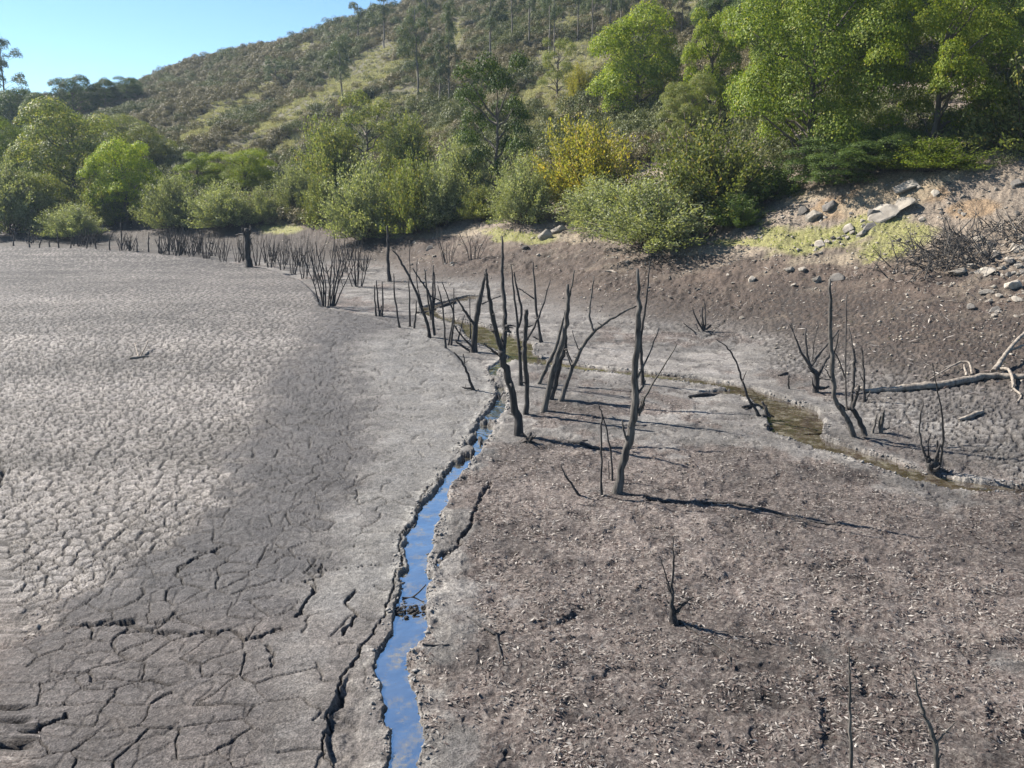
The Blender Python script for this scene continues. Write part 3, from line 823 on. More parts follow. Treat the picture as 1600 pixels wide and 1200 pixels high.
def bush_mesh(name, seed, n, leaf, wd=.5, mode='round'):
    rr = np.random.RandomState(seed)
    if mode == 'round':
        cs = [(0, 0, .25)] + [((rr.rand() - .5) * .7, (rr.rand() - .5) * .7, .15 + .3 * rr.rand()) for _ in range(5)]
        rd = [.36] + [.16 + .14 * rr.rand() for _ in range(5)]
        V, F = blob_cards(n, rr, cs, rd, leaf, wd, zmin=-.05)
    else:
        th = rr.rand(n) * 6.283; el = .5 + 1.0 * rr.rand(n); R = .1 + .45 * rr.rand(n)
        d = np.stack([np.cos(th) * np.cos(el), np.sin(th) * np.cos(el), np.sin(el)], -1)
        V, F = cards(d * R[:, None] * np.array([1.2, 1.2, .8]), d, rr.randn(n, 3), leaf * (1 + rr.rand(n)), leaf * wd * np.ones(n))
    me = make_mesh(name, V, [F]); return me

def instance_stuff(name, pts, scl, rot, meshes, mat, label, cat):
    """points carrying scale and turn; a node tree sets a plant on each one"""
    me = bpy.data.meshes.new(name); me.vertices.add(len(pts)); me.vertices.foreach_set('co', np.asarray(pts, np.float32).ravel())
    a = me.attributes.new('scl', 'FLOAT_VECTOR', 'POINT'); a.data.foreach_set('vector', np.asarray(scl, np.float32).ravel())
    a = me.attributes.new('turn', 'FLOAT_VECTOR', 'POINT'); a.data.foreach_set('vector', np.asarray(rot, np.float32).ravel())
    a = me.attributes.new('pick', 'INT', 'POINT'); a.data.foreach_set('value', (np.arange(len(pts)) % len(meshes)).astype(np.int32))
    me.update()
    coll = bpy.data.collections.new(name + '_plants')
    for i, m_ in enumerate(meshes):
        m_.materials.append(mat); o_ = bpy.data.objects.new(name + '_plant', m_); coll.objects.link(o_)
    o = bpy.data.objects.new(name, me); COL.objects.link(o)
    ng = bpy.data.node_groups.new(name + '_nodes', 'GeometryNodeTree')
    ng.interface.new_socket('Geometry', in_out='INPUT', socket_type='NodeSocketGeometry')
    ng.interface.new_socket('Geometry', in_out='OUTPUT', socket_type='NodeSocketGeometry')
    gi = ng.nodes.new('NodeGroupInput'); go = ng.nodes.new('NodeGroupOutput')
    mp = ng.nodes.new('GeometryNodeMeshToPoints'); ip = ng.nodes.new('GeometryNodeInstanceOnPoints')
    ci = ng.nodes.new('GeometryNodeCollectionInfo'); ci.inputs['Collection'].default_value = coll; ci.inputs['Separate Children'].default_value = True; ci.inputs['Reset Children'].default_value = True
    def attr(nm, ty):
        q = ng.nodes.new('GeometryNodeInputNamedAttribute'); q.data_type = ty; q.inputs['Name'].default_value = nm
        return [s for s in q.outputs if s.enabled][0]
    ng.links.new(gi.outputs[0], mp.inputs[0]); ng.links.new(mp.outputs[0], ip.inputs['Points']); ng.links.new(ci.outputs[0], ip.inputs['Instance'])
    ip.inputs['Pick Instance'].default_value = True
    ng.links.new(attr('pick', 'INT'), ip.inputs['Instance Index'])
    ng.links.new(attr('turn', 'FLOAT_VECTOR'), ip.inputs['Rotation']); ng.links.new(attr('scl', 'FLOAT_VECTOR'), ip.inputs['Scale'])
    ng.links.new(ip.outputs[0], go.inputs[0])
    mod = o.modifiers.new('plants', 'NODES'); mod.node_group = ng
    return tag(o, label, cat, kind='stuff')

def hill_pts(n, y0, y1, seed):
    rr = np.random.RandomState(seed)
    y = y0 + (y1 - y0) * rr.rand(n) ** .9; x = y * (-.85 + 1.75 * rr.rand(n)); z = G(x, y); px, py = to_px(x, y, z)
    tb = tab(x, y)
    return x, y, z, px, py, tb, rr
def ell(px, py, L, x, y, s=.8):
    m = np.zeros(len(px))
    for cx, cy, rx, ry, rot in L:
        a = math.radians(rot); dx = px - cx; dy = py - cy
        u = (dx * math.cos(a) + dy * math.sin(a)) / rx; v = (-dx * math.sin(a) + dy * math.cos(a)) / ry
        m = np.maximum(m, 1 - sstep(.7, 1.2, np.sqrt(u * u + v * v) + (fbm(x * .12, y * .12, 5, 3) - .5) * s))
    return m
PALE = [(330, 190, 60, 20, -38), (400, 150, 40, 12, -30), (440, 190, 60, 16, -30), (470, 225, 70, 16, -25), (300, 215, 30, 14, -30), (560, 130, 90, 22, -22), (585, 90, 50, 14, -25), (600, 170, 60, 20, -25), (710, 60, 16, 34, 10), (880, 85, 60, 18, -20),
        (900, 110, 80, 22, -25), (860, 160, 80, 30, -25), (480, 75, 24, 8, -20), (840, 200, 60, 30, -20), (640, 240, 50, 12, -20), (680, 215, 40, 14, -20), (880, 40, 30, 14, -20), (390, 225, 60, 10, -25), (1090, 20, 60, 20, 0), (960, 60, 60, 14, -25)]
x, y, zz, px, py, tb, rr = hill_pts(62000, 70, 285, 31)
pm = ell(px, py, PALE, x, y)
ok = (tb > 2.0) & (fbm(x * .25, y * .25, 2, 3) > .18)
k = ok & (rr.rand(len(x)) > pm * .97)
gk = k & (fbm(x * .08, y * .08, 7, 3) + (rr.rand(len(x)) - .5) * .3 > .56); hk = k & ~gk
def inst(mask, lo, hi, names, mat, nm, label, cat, seeds, leaf, wd, mode, nleaf, zsc=.8):
    m = mask; n = m.sum(); s = lo + (hi - lo) * rr.rand(n) ** 2
    instance_stuff(nm, np.stack([x[m], y[m], zz[m] - .1], -1), np.stack([s, s, s * (zsc + .5 * rr.rand(n))], -1), np.stack([np.zeros(n), np.zeros(n), rr.rand(n) * 6.28], -1),
        [bush_mesh(nm + '_plant', sd_, nleaf, leaf, wd, mode) for sd_ in seeds], mat, label, cat)
inst(hk, 1.2, 3.0, None, M['heath'], 'heather', 'brown heather and scrub covering the open hillside', 'heather', (1, 2, 3), .055, .6, 'round', 650)
inst(gk, 1.3, 3.4, None, M['gorse'], 'gorse', 'dark green gorse scrub mixed into the heather on the hillside', 'gorse', (4, 5, 6), .055, .55, 'round', 600)
x, y, zz, px, py, tb, rr = hill_pts(80000, 66, 260, 33)
pm = ell(px, py, PALE, x, y)
inst((tb > 2.0) & (rr.rand(len(x)) < pm * 1.1), .8, 1.7, None, M['bracken'], 'bracken', 'pale dry bracken and grass in patches on the hillside', 'bracken', (7, 8), .12, .35, 'tuft', 110, .7)
# low undergrowth along the foot of the trees
x, y, zz, px, py, tb, rr = hill_pts(16000, 40, 110, 35)
k = (tb > 3.4) & (py < 380) & (py > 150) & ~((px > 1180) & (py > 262)) & ~((px > 1080) & (py > 300)) & (fbm(x * .3, y * .3, 4, 3) > .42)
inst(k, .8, 2.2, None, M['gorse'], 'undergrowth', 'low dark undergrowth beneath the trees along the bank top', 'undergrowth', (9, 10), .08, .5, 'round', 260)

# ------------------------------------------------------------------ trees
def tree_proto(name, seed, kind):
    """returns (trunk mesh, crown mesh); unit tree: height 1, spread 1"""
    rr = np.random.RandomState(seed); T = Tubes()
    def wig(a, b, n=5, w=.02):
        t = np.linspace(0, 1, n)[:, None]; p = np.array(a)[None] * (1 - t) + np.array(b)[None] * t
        p[1:-1] += (rr.rand(n - 2, 3) - .5) * w * 2; return p
    if kind in ('round', 'layer', 'open'):
        nb = {'round': 40, 'layer': 40, 'open': 28}[kind]
        cs = []; rd = []
        for i in range(nb):
            th = rr.rand() * 6.283; v = (i + .5) / nb; zc = (.07 if kind == 'round' else .13) + (.83 if kind == 'round' else .77) * v
            env = math.sin(math.pi * min(1, (zc - .02) / 1.02) ** .8) ** .42 * .42
            R = env * (.35 + .65 * math.sqrt(rr.rand()))
            cs.append((R * math.cos(th), R * math.sin(th), zc)); rd.append((.085 + .065 * rr.rand()) * (1.2 if kind == 'round' else .95))
        if kind == 'round': cs += [(0, 0, .28), (.03, 0, .52), (0, .02, .74), (.2, .1, .4), (-.18, .12, .42), (0, -.2, .4)]; rd += [.27, .31, .23, .2, .2, .2]
        if kind == 'layer': cs += [(0, 0, .35), (0, 0, .62)]; rd += [.22, .22]
        big = name in ('round0', 'layer0'); n = {'round': 36000, 'layer': 28000, 'open': 15000}[kind] * (2 if big else 1)
        V, F = blob_cards(n, rr, cs, rd, (.0110 if big else .0155) if kind != 'open' else .0150, .75, out=.55, inner=.6, squash=.85)
        trunk = wig((0, 0, -.04), (0.02, 0.01, .62), 7, .015); T.tube(trunk, np.linspace(.024, .008, 7), 7)
        for c in cs[::2]:
            z0 = min(.55, max(.08, c[2] - .18)); T.tube(wig((0.005, 0, z0), c, 5, .02), np.linspace(.010, .002, 5), 5)
    elif kind == 'willow':
        Cc = []; Dd = []; 
        for i in range(210):
            th = rr.rand() * 6.283; el = math.radians(18 + 70 * rr.rand() ** .8); ln = (.35 + .28 * rr.rand()) * (1 + .55 * math.sin(el) ** 2)
            dr = np.array([math.cos(th) * math.cos(el), math.sin(th) * math.cos(el), math.sin(el)])
            b = np.array([(rr.rand() - .5) * .25, (rr.rand() - .5) * .25, 0])
            t = np.linspace(0, 1, 6)[:, None]
            sag = np.array([0, 0, -1]) * (t ** 2.2) * .10 * math.cos(el) * 1.5
            p = b + dr * ln * t + sag + (rr.rand(6, 3) - .5) * .02
            if i % 3 == 0: T.tube(p, np.linspace(.0055, .0015, 6), 3)
            m = 105; tt = .36 + .60 * rr.rand(m) ** .85
            pos = np.stack([np.interp(tt, t[:, 0], p[:, j]) for j in range(3)], -1) + rr.randn(m, 3) * .028
            Cc.append(pos); Dd.append(dr[None] * 1.0 + rr.randn(m, 3) * .55)
        c = np.concatenate(Cc); d = np.concatenate(Dd); n = len(c)
        c[:, 2] = np.maximum(c[:, 2], .02)
        oc = c - np.array([0, 0, .35]); oc /= np.linalg.norm(oc, axis=1)[:, None] + 1e-6
        V, F = cards(c, d, oc + rr.randn(n, 3) * .5 + np.array([0, 0, .2]), .030 * (.6 + .8 * rr.rand(n)), .013 * (.7 + .6 * rr.rand(n)))
    elif kind == 'euc':
        trunk = wig((0, 0, -.03), (0.03, 0.02, .97), 9, .012); T.tube(trunk, np.linspace(.020, .006, 9), 6)
        cs = []; rd = []
        for i in range(24):
            zc = .32 + .66 * ((i + rr.rand()) / 24); th = rr.rand() * 6.283; R = (.05 + .38 * rr.rand()) * (1.05 - zc * .55)
            c = (R * math.cos(th) + .02, R * math.sin(th), zc); cs.append(c); rd.append(.05 + .06 * rr.rand())
            T.tube(wig((.02, .01, zc - .10), c, 4, .01), np.linspace(.004, .001, 4), 3)
        V, F = blob_cards(9000, rr, cs, rd, .018, .45, out=.2, inner=.2)
    return T.mesh(name + '_trunk'), make_mesh(name + '_crown', V, [F])

protos = {}
for i in range(3): protos['round%d' % i] = tree_proto('round%d' % i, 50 + i, 'round')
for i in range(2): protos['layer%d' % i] = tree_proto('layer%d' % i, 60 + i, 'layer')
for i in range(2): protos['open%d' % i] = tree_proto('open', 70 + i, 'open')
for i in range(4): protos['willow%d' % i] = tree_proto('willow', 80 + i, 'willow')
for i in range(3): protos['euc%d' % i] = tree_proto('euc', 90 + i, 'euc')
def crown_obj(nm, pn, mat, e):
    me = protos[pn][1]
    if not me.materials: me.materials.append(M[mat])
    o = add(nm, me, None, e)
    o.material_slots[0].link = 'OBJECT'; o.material_slots[0].material = M[mat]
for pn, (t_, c_) in protos.items(): t_.materials.append(M['twig'] if pn.startswith('willow') else M['eucbark'] if pn.startswith('euc') else M['bark'])
rt = random.Random(5)
def tree(px, pyb, pyt, w, pn, mat, label, cat='tree', name=None, group=None, lean=0.0):
    b = gpt(px, pyb); dist = (b.y * CT - (b.z - CAMH) * ST)
    if pn.startswith('euc'): w *= 1.35
    h = (pyb - pyt) * dist / FPX; wd = w * dist / FPX
    nm = name or {'willow': 'willow_shrub', 'euc': 'eucalyptus_tree'}.get(pn.rstrip('0123456789'), 'broadleaf_tree')
    e = empty(nm, (b.x, b.y, b.z - .05), label, cat, group)
    e.rotation_euler = (0, lean, rt.uniform(0, 6.28)); e.scale = (wd * 1.15, wd * 1.15, h)
    add('trunk' if not pn.startswith('willow') else 'stems', protos[pn][0], None, e); crown_obj('crown' if not pn.startswith('willow') else 'foliage', pn, mat, e)
    return e
TREES = [
 # big trees on the right
 (1258, 272, -50, 236, 'round0', 'broad', 'huge dense dark green tree, the largest crown on the right bank'),
 (1455, 238, -45, 200, 'layer0', 'bright', 'bright yellow green layered tree on the bank top right of the huge dark tree'),
 (1598, 236, 30, 170, 'willow0', 'olive', 'olive brown tree cut off by the right edge above the bank'),
 (992, 186, 18, 138, 'round1', 'bright', 'rounded vivid green tree standing alone on the slope left of the big trees'),
 (1106, 205, 22, 95, 'layer1', 'bright', 'slim bright green tree between the rounded vivid tree and the huge dark tree'),
 (1075, 230, 120, 95, 'layer0', 'olive', 'small yellow green tree under the slim bright green tree'),
 (1350, 120, -80, 150, 'round2', 'dark', 'green crown rising behind the huge dark tree and the layered tree'),
 (1560, 120, -70, 170, 'layer1', 'broad', 'sunlit green tree behind the layered tree at the top right'),
 (1215, 110, -60, 120, 'round1', 'broad', 'green tree top behind the left shoulder of the huge dark tree'),
 (1452, 264, 205, 140, 'willow2', 'broad', 'low leafy green bush spilling over the bank beneath the layered tree'),
 (1300, 292, 215, 130, 'round2', 'dark', 'dark thick bush added for the deep shade under the huge tree', 'shrub'),  # added for its darkness, where only shadow and dirt lie
 (1380, 268, 200, 100, 'round1', 'dark', 'dark bush added for shade in the gap between the huge tree and the layered tree', 'shrub'),  # added dark bush, stands in for the shadow in this gap
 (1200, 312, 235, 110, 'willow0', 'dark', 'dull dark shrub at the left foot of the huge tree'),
 # shrubs in the middle
 (1105, 340, 165, 190, 'willow1', 'olive', 'tall olive willow with orange tips left of the huge dark tree'),
 (1020, 388, 262, 190, 'willow2', 'willow', 'wide pale green willow bush standing lowest on the bank in the middle'),
 (1150, 352, 290, 90, 'willow3', 'dark', 'small dark green bush in the shade at the foot of the huge dark tree'),
 (915, 330, 165, 150, 'willow3', 'yellow', 'golden yellow willow above the pale shrubs in the middle of the shore'),
 (938, 352, 262, 120, 'willow0', 'willow', 'low pale willow in front of the golden willow'),
 (818, 350, 226, 95, 'willow1', 'willow', 'rounded grey green willow directly left of the golden willow'),
 (775, 318, 88, 135, 'open0', 'dark', 'dark open tree with visible limbs in the middle of the shore'),
 (750, 345, 282, 60, 'willow2', 'olive', 'little bush at the water line below the dark open tree'),
 (725, 330, 200, 110, 'willow3', 'willow', 'silvery willow shrub leaning against the dark open tree'),
 (645, 365, 225, 95, 'willow0', 'olive', 'green willow shrub third from the golden willow leftwards'),
 (690, 350, 240, 90, 'willow2', 'willow', 'pale willow between two taller willows left of the dark open tree'),
 (568, 370, 230, 110, 'willow1', 'willow', 'broad silver green willow reaching down to the bank at centre left'),
 (575, 300, 145, 105, 'open1', 'olive', 'olive tree rising behind the broad silver green willow'),
 (520, 310, 165, 90, 'willow3', 'olive', 'tall thin olive willow left of the olive tree'),
 (640, 290, 165, 80, 'willow2', 'olive', 'thin dull willow on the slope behind the shore shrubs'),
 (465, 335, 240, 75, 'willow0', 'willow', 'grey green willow at the end of the bright grassy strip'),
 # left shore
 (120, 325, 165, 150, 'round2', 'olive', 'largest rounded tree on the left shore'),
 (20, 365, 235, 110, 'willow1', 'willow', 'greyish willow at the left edge of the photo on the far shore'),
 (200, 345, 222, 105, 'round1', 'bright', 'light green leafy tree on the left shore'),
 (385, 305, 235, 100, 'round0', 'bright', 'vivid dark green dome shaped tree behind the left shore willows'),
 (118, 372, 310, 85, 'willow2', 'willow', 'low willow bush standing in front of the left shore trees'),
 (270, 355, 258, 85, 'willow3', 'willow', 'pale willow right of the light green leafy tree'),
 (350, 355, 270, 95, 'willow0', 'willow', 'round pale willow below the vivid dome shaped tree'),
 (412, 348, 285, 60, 'willow1', 'willow', 'small willow right of the round pale willow'),
 (310, 310, 238, 70, 'layer1', 'broad', 'green tree between the light green tree and the dome shaped tree'),
 (60, 360, 270, 90, 'round1', 'olive', 'shaded tree low on the left shore next to the greyish willow'),
 (165, 350, 262, 80, 'willow3', 'olive', 'dull green shrub in front of the largest rounded tree'),
 (25, 300, 190, 110, 'round0', 'broad', 'green tree behind the greyish willow at the left edge'),
 (235, 268, 200, 80, 'round2', 'olive', 'olive tree on the lower slope right of the largest rounded tree'),
 (190, 235, 180, 90, 'round1', 'olive', 'half hidden tree above the largest rounded tree'),
 (500, 350, 262, 50, 'willow2', 'olive', 'narrow willow beside the broad silver green willow'),
 # farther trees on the hill
 (22, 215, 140, 80, 'round1', 'dark', 'dark tree below the tall eucalyptus at the left edge'),
 (12, 190, 58, 62, 'euc0', 'euc', 'tall lone eucalyptus against the sky at the left edge'),
 (70, 215, 150, 60, 'round2', 'dark', 'dark rounded tree right of the tall lone eucalyptus'),
 (118, 185, 120, 60, 'round2', 'dark', 'dark spreading tree on the skyline at the left'),
 (165, 172, 124, 44, 'round1', 'dark', 'dark tree directly right of the spreading skyline tree'),
 (200, 160, 121, 50, 'round0', 'dark', 'last dark tree of the skyline row before the bare slope'),
 (432, 132, 88, 34, 'open1', 'euc', 'small dark tree alone in the heather of the open slope'),
 (375, 195, 178, 26, 'round0', 'gorse', 'small dark bush alone in the heather right of the pale patch'),
 (555, 22, 4, 16, 'open1', 'euc', 'tiny tree on the skyline right of the utility pole'),
 (358, 82, 70, 18, 'open0', 'dark', 'tiny bush on the skyline halfway down the ridge'),
 (535, 160, 62, 50, 'euc1', 'euc', 'thin eucalyptus at the left end of the hillside trees'),
 (655, 160, 20, 66, 'euc2', 'euc', 'dark eucalyptus high on the hillside'),
 (688, 172, 60, 60, 'euc0', 'euc', 'eucalyptus in front of the dark one on the hillside'),
 (702, 170, 15, 40, 'euc1', 'euc', 'narrow eucalyptus at the right of the hillside cluster'),
 (765, 92, -20, 60, 'euc2', 'euc', 'eucalyptus above the dark open tree near the top of the photo'),
 (600, 75, -10, 50, 'euc0', 'euc', 'eucalyptus on the ridge at the end of the blue sky'),
 (560, 70, 10, 40, 'euc2', 'euc', 'faint thin eucalyptus just below the ridge'),
 (870, 150, 60, 60, 'open1', 'olive', 'thin brownish tree on the slope left of the rounded vivid tree'),
 (905, 160, 90, 40, 'willow1', 'yellow', 'small yellowing shrub beside the rounded vivid tree'),
 (1045, 70, -20, 60, 'open0', 'heath', 'leafless brownish tree behind the rounded vivid tree'),
]
GR = {'willow': 'willow shrubs along the shore', 'euc': 'eucalyptus trees on the hill'}
for t in TREES:
    k_ = t[4].rstrip('0123456789')
    tree(*t[:7], cat='shrub' if k_ == 'willow' or len(t) > 7 else 'tree', name='shade_bush' if len(t) > 7 else None, group=GR.get(k_, 'broadleaf trees around the lake'))
# the plantation line along the top of the hill
for i, px_ in enumerate([668, 800, 826, 858, 866, 902, 925, 952, 968, 1000, 1034, 1065]):
    tree(px_, 62 + (i * 37 % 30) - max(0, (px_ - 900) // 8), -60 - (i * 53 % 40), 40, 'euc%d' % (i % 3), 'euc', 'one of the thin trunked eucalyptus trees crowded along the top edge of the hill', group='eucalyptus trees along the top edge')
# half hidden trees filling the wood behind the big ones
for i, (px_, pb, pt, w) in enumerate([(1180, 80, -60, 110), (1120, 60, -50, 80), (1300, 60, -90, 140), (1420, 60, -100, 150), (1600, 90, -70, 150)]):
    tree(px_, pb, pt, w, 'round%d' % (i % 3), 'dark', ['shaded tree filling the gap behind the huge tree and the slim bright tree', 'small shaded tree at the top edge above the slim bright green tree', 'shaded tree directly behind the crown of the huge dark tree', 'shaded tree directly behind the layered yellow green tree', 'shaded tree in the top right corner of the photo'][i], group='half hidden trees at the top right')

# ------------------------------------------------------------------ dead trees
rd_ = np.random.RandomState(99)
def dead(name, label, base, limbs, mat='dead', cat='dead tree', group='dead trees standing in the mud', mats=None, rough=.12):
    """base: pixel of the foot; limbs: lists of (px, py, width px). The first is the trunk."""
    b = gpt(*base); e = empty(name, b, label, cat, group)
    for i, L in enumerate(limbs):
        n = len(L); sl = (rd_.rand() - .5) * (0.15 if i == 0 else 1.1)
        length = math.hypot(L[-1][0] - L[0][0], L[-1][1] - L[0][1]) * b.y / FPX
        ts = np.linspace(0, 1, n); pts = []; rad = []
        off0 = 0.0
        for j, (px_, py_, w_) in enumerate(L):
            Yd = b.y + off0 + sl * length * ts[j] * .8
            p = at_depth(px_, py_, Yd); pts.append(p - b); rad.append(max(.005, w_ * .44 * b.y / FPX))
        pts = np.array([tuple(p) for p in pts]); rad = np.array(rad)
        if i == 0: pts[0, 2] = -.15
        # refine and roughen the line
        m = max(6, (n - 1) * 4 + 1); tt = np.linspace(0, n - 1, m)
        P2 = np.stack([np.interp(tt, np.arange(n), pts[:, k_]) for k_ in range(3)], -1)
        if n > 2:
            for _ in range(2): P2[1:-1] = .25 * P2[:-2] + .5 * P2[1:-1] + .25 * P2[2:]
        P2[1:-1] += (rd_.rand(m - 2, 3) - .5) * (rad.mean() * .5 + .016)
        R2 = np.interp(tt, np.arange(n), rad) * (1 + .15 * (rd_.rand(m) - .5))
        if i == 0: R2[0] *= 1.5; R2[1] *= 1.15
        T = Tubes(); T.tube(P2, R2, 8 if rad.max() > .03 else 5, rough, rd_)
        for _ in range(rd_.randint(2, 6) if rad.max() > .03 and len(limbs) > 1 else rd_.randint(0, 3)):
            k_ = rd_.randint(2, m - 1); dr = rd_.randn(3); dr[2] = abs(dr[2]) * .8; dr /= np.linalg.norm(dr); ln = R2[k_] * (1.8 + 4 * rd_.rand() ** 2) + .03
            T.tube(np.stack([P2[k_], P2[k_] + dr * ln * .6, P2[k_] + dr * ln + (rd_.rand(3) - .5) * ln * .4]), np.array([R2[k_] * .45, R2[k_] * .3, R2[k_] * .12 + .003]), 5)
        add('trunk' if i == 0 else 'branch', T.mesh('limb'), M[mats[i] if mats else mat], e)
    return e

dead('dead_tree', 'tallest grey dead trunk in the foreground, with two long thin side shoots pointing right', (962, 771),
 [[(962, 771, 17), (975, 715, 15), (988, 665, 14), (993, 640, 15), (992, 600, 12), (995, 530, 11), (999, 480, 9), (996, 420, 5)],
  [(997, 645, 5), (1012, 612, 4), (1036, 575, 3), (1058, 537, 2)], [(996, 592, 4), (1015, 552, 3), (1030, 512, 2)], [(980, 690, 5), (974, 670, 4), (972, 656, 2)], [(1000, 645, 4), (1006, 634, 3), (1007, 630, 2)], [(999, 650, 4), (1003, 622, 3)]], 'deadgrey')
dead('dead_tree', 'thin dark dead tree directly behind the tallest grey trunk', (1005, 600), [[(1005, 600, 7), (1002, 560, 6), (1001, 525, 5), (1008, 480, 4), (1013, 440, 3), (1016, 408, 2)], [(1001, 530, 3), (998, 505, 2)]])
dead('dead_sapling', 'thin straight dead stem with a hooked tip left of the tallest grey trunk', (940, 775), [[(940, 775, 5), (940, 720, 4), (939, 670, 3.4), (941, 645, 3), (935, 631, 2)]])
dead('dead_sapling', 'curved thin dead shoot touching the foot of the tallest grey trunk', (958, 750), [[(958, 750, 4), (955, 715, 4), (950, 680, 3), (941, 647, 2.5)], [(951, 770, 3), (951, 720, 2)]])
dead('dead_twig', 'short slanted dead twig left of the thin straight stem', (909, 774), [[(909, 774, 6), (895, 757, 4), (882, 742, 3), (877, 727, 2)], [(888, 750, 2), (884, 738, 1.5)]], cat='twig')
dead('dead_tree', 'large dark forked dead tree leaning left at the stream edge', (814, 680),
 [[(814, 680, 18), (806, 640, 15), (795, 596, 14), (788, 568, 14), (784, 548, 15)], [(785, 552, 11), (776, 519, 9), (767, 484, 8), (762, 444, 6), (759, 425, 4)],
  [(785, 552, 12), (789, 532, 11), (790, 500, 9), (787, 462, 8), (785, 412, 6), (784, 369, 3)], [(780, 555, 5), (768, 547, 4), (755, 536, 2)], [(791, 508, 7), (795, 517, 6), (799, 520, 2)]])
dead('dead_stump', 'broken dead stump with roots at the foot of the forked tree', (825, 692), [[(825, 692, 14), (827, 684, 11), (829, 675, 4)], [(825, 690, 6), (812, 692, 4), (804, 696, 2)], [(826, 690, 6), (838, 692, 4), (843, 696, 2)], [(825, 690, 7), (822, 682, 4), (820, 678, 2)]], cat='stump')
dead('dead_tree', 'short thick dead tree leaning right with three shoots on its left side', (740, 550),
 [[(740, 550, 12), (742, 506, 10), (750, 469, 9), (756, 441, 6), (760, 420, 3)], [(740, 506, 5), (725, 484, 4), (712, 464, 2)], [(737, 541, 4), (719, 522, 3), (708, 506, 2)], [(737, 551, 5), (717, 537, 4), (710, 530, 2)], [(753, 475, 3), (767, 469, 2), (783, 462, 2)]])
dead('dead_tree', 'dark dead pole with a snapped top and one long shoot bending right', (822, 647), [[(822, 647, 10), (824, 609, 9), (820, 565, 9), (820, 537, 8), (822, 505, 8), (822, 484, 7)], [(822, 534, 4), (839, 503, 4), (850, 472, 3), (860, 437, 2)]])
dead('dead_tree', 'slender dead tree behind the snapped pole', (814, 602), [[(814, 602, 7), (812, 553, 6), (809, 519, 5), (805, 469, 4), (798, 412, 2)], [(810, 512, 4), (817, 487, 5), (808, 453, 4), (803, 425, 2)], [(813, 555, 4), (820, 543, 3), (822, 532, 2)]])
dead('dead_tree', 'farther thin dead tree with one shoot reaching left, right of the snapped pole', (847, 534), [[(847, 534, 6), (839, 497, 5), (836, 459, 4), (833, 409, 2)], [(835, 467, 3), (822, 458, 2), (810, 450, 2)], [(842, 530, 3), (832, 526, 2)]])
dead('dead_tree', 'sunlit leaning dead trunk with a forked top, front one of the leaning trio', (848, 643),
 [[(848, 643, 11), (859, 600, 11), (872, 556, 10), (883, 525, 9), (887, 484, 8), (887, 444, 5)], [(887, 478, 4), (892, 453, 3), (898, 422, 2)]], 'deadgrey')
dead('dead_tree', 'dark short leaning dead trunk tucked behind the front leaning trunk', (860, 623), [[(860, 623, 10), (868, 592, 10), (877, 560, 10), (885, 537, 8), (884, 524, 5)], [(884, 545, 3), (891, 560, 3), (897, 575, 2)]])
dead('dead_tree', 'left leaning dead trunk of the leaning trio', (839, 600), [[(839, 600, 7), (850, 582, 7), (860, 563, 7), (872, 534, 6), (881, 497, 4), (883, 485, 2)]], 'deadgrey')
dead('dead_tree', 'curved dead tree bending far right with an upright shoot, right of the leaning trio', (876, 626),
 [[(876, 626, 9), (884, 600, 8), (894, 575, 8), (908, 544, 7), (927, 519, 6), (947, 503, 5), (975, 487, 4), (994, 478, 3)], [(927, 519, 5), (920, 494, 4), (924, 466, 3), (928, 431, 2)], [(905, 548, 2), (897, 530, 2), (894, 516, 1.5)], [(893, 575, 3), (884, 550, 2)]], 'deadgrey')
dead('dead_sapling', 'small bent dead sapling left of the stream', (741, 609), [[(741, 609, 6), (733, 590, 5), (725, 569, 4), (709, 550, 2)], [(726, 570, 3), (724, 553, 2)], [(741, 608, 5), (730, 607, 4), (722, 605, 2)], [(747, 608, 3), (752, 619, 2)]])
dead('dead_shrub', 'many stemmed dead shrub with a long stem arching left, on the terrace edge', (675, 527),
 [[(672, 527, 7), (669, 506, 6), (659, 485, 5), (653, 462, 5), (640, 433, 4), (631, 417, 4), (621, 400, 3), (613, 390, 2)], [(679, 524, 5), (676, 492, 5), (670, 454, 4), (658, 440, 3), (645, 419, 2)], [(677, 508, 4), (676, 433, 3), (677, 415, 2)], [(673, 500, 4), (667, 450, 3), (663, 420, 2)],
  [(675, 500, 3), (681, 460, 3), (678, 425, 2)], [(660, 480, 3), (650, 440, 2), (652, 405, 1.5)], [(669, 460, 3), (688, 470, 2)], [(641, 435, 2), (640, 400, 1.5), (640, 375, 1.2)]])
for lb, L in (('thin dead stem standing left of the arching shrub', [(625, 512, 4), (620, 483, 3), (616, 460, 3), (615, 427, 1.5)]), ('straight dead stem close to the arching shrub, second from the left', [(640, 510, 4), (640, 480, 3), (639, 433, 2)]),
  ('short bent dead stem just left of the arching shrub', [(646, 513, 4), (650, 492, 3), (651, 470, 2)]), ('dead stem bending left, right of the arching shrub', [(696, 544, 4), (694, 500, 3), (690, 470, 3), (684, 446, 2)]),
  ('slightly bent dead stem, taller of the pair left of the three shoot tree', [(704, 539, 4), (710, 496, 3), (706, 480, 3), (696, 455, 2), (690, 440, 1.5)]), ('vertical dead stem of the pair left of the three shoot tree', [(699, 538, 3), (709, 500, 3), (709, 450, 2)]),
  ('thin pale forked stem behind the pair of stems', [(714, 532, 3), (720, 512, 2), (726, 492, 1.5)]), ('very thin upright stem directly left of the three shoot tree', [(735, 526, 3), (735, 490, 2), (734, 462, 1.5)])):
    dead('dead_sapling', lb, L[0][:2], [L])
dead('dead_post', 'lone straight dead pole on the channel floor left of the arching shrub', (608, 440), [[(608, 440, 7), (606, 405, 6), (606, 375, 5), (605, 352, 3)]])
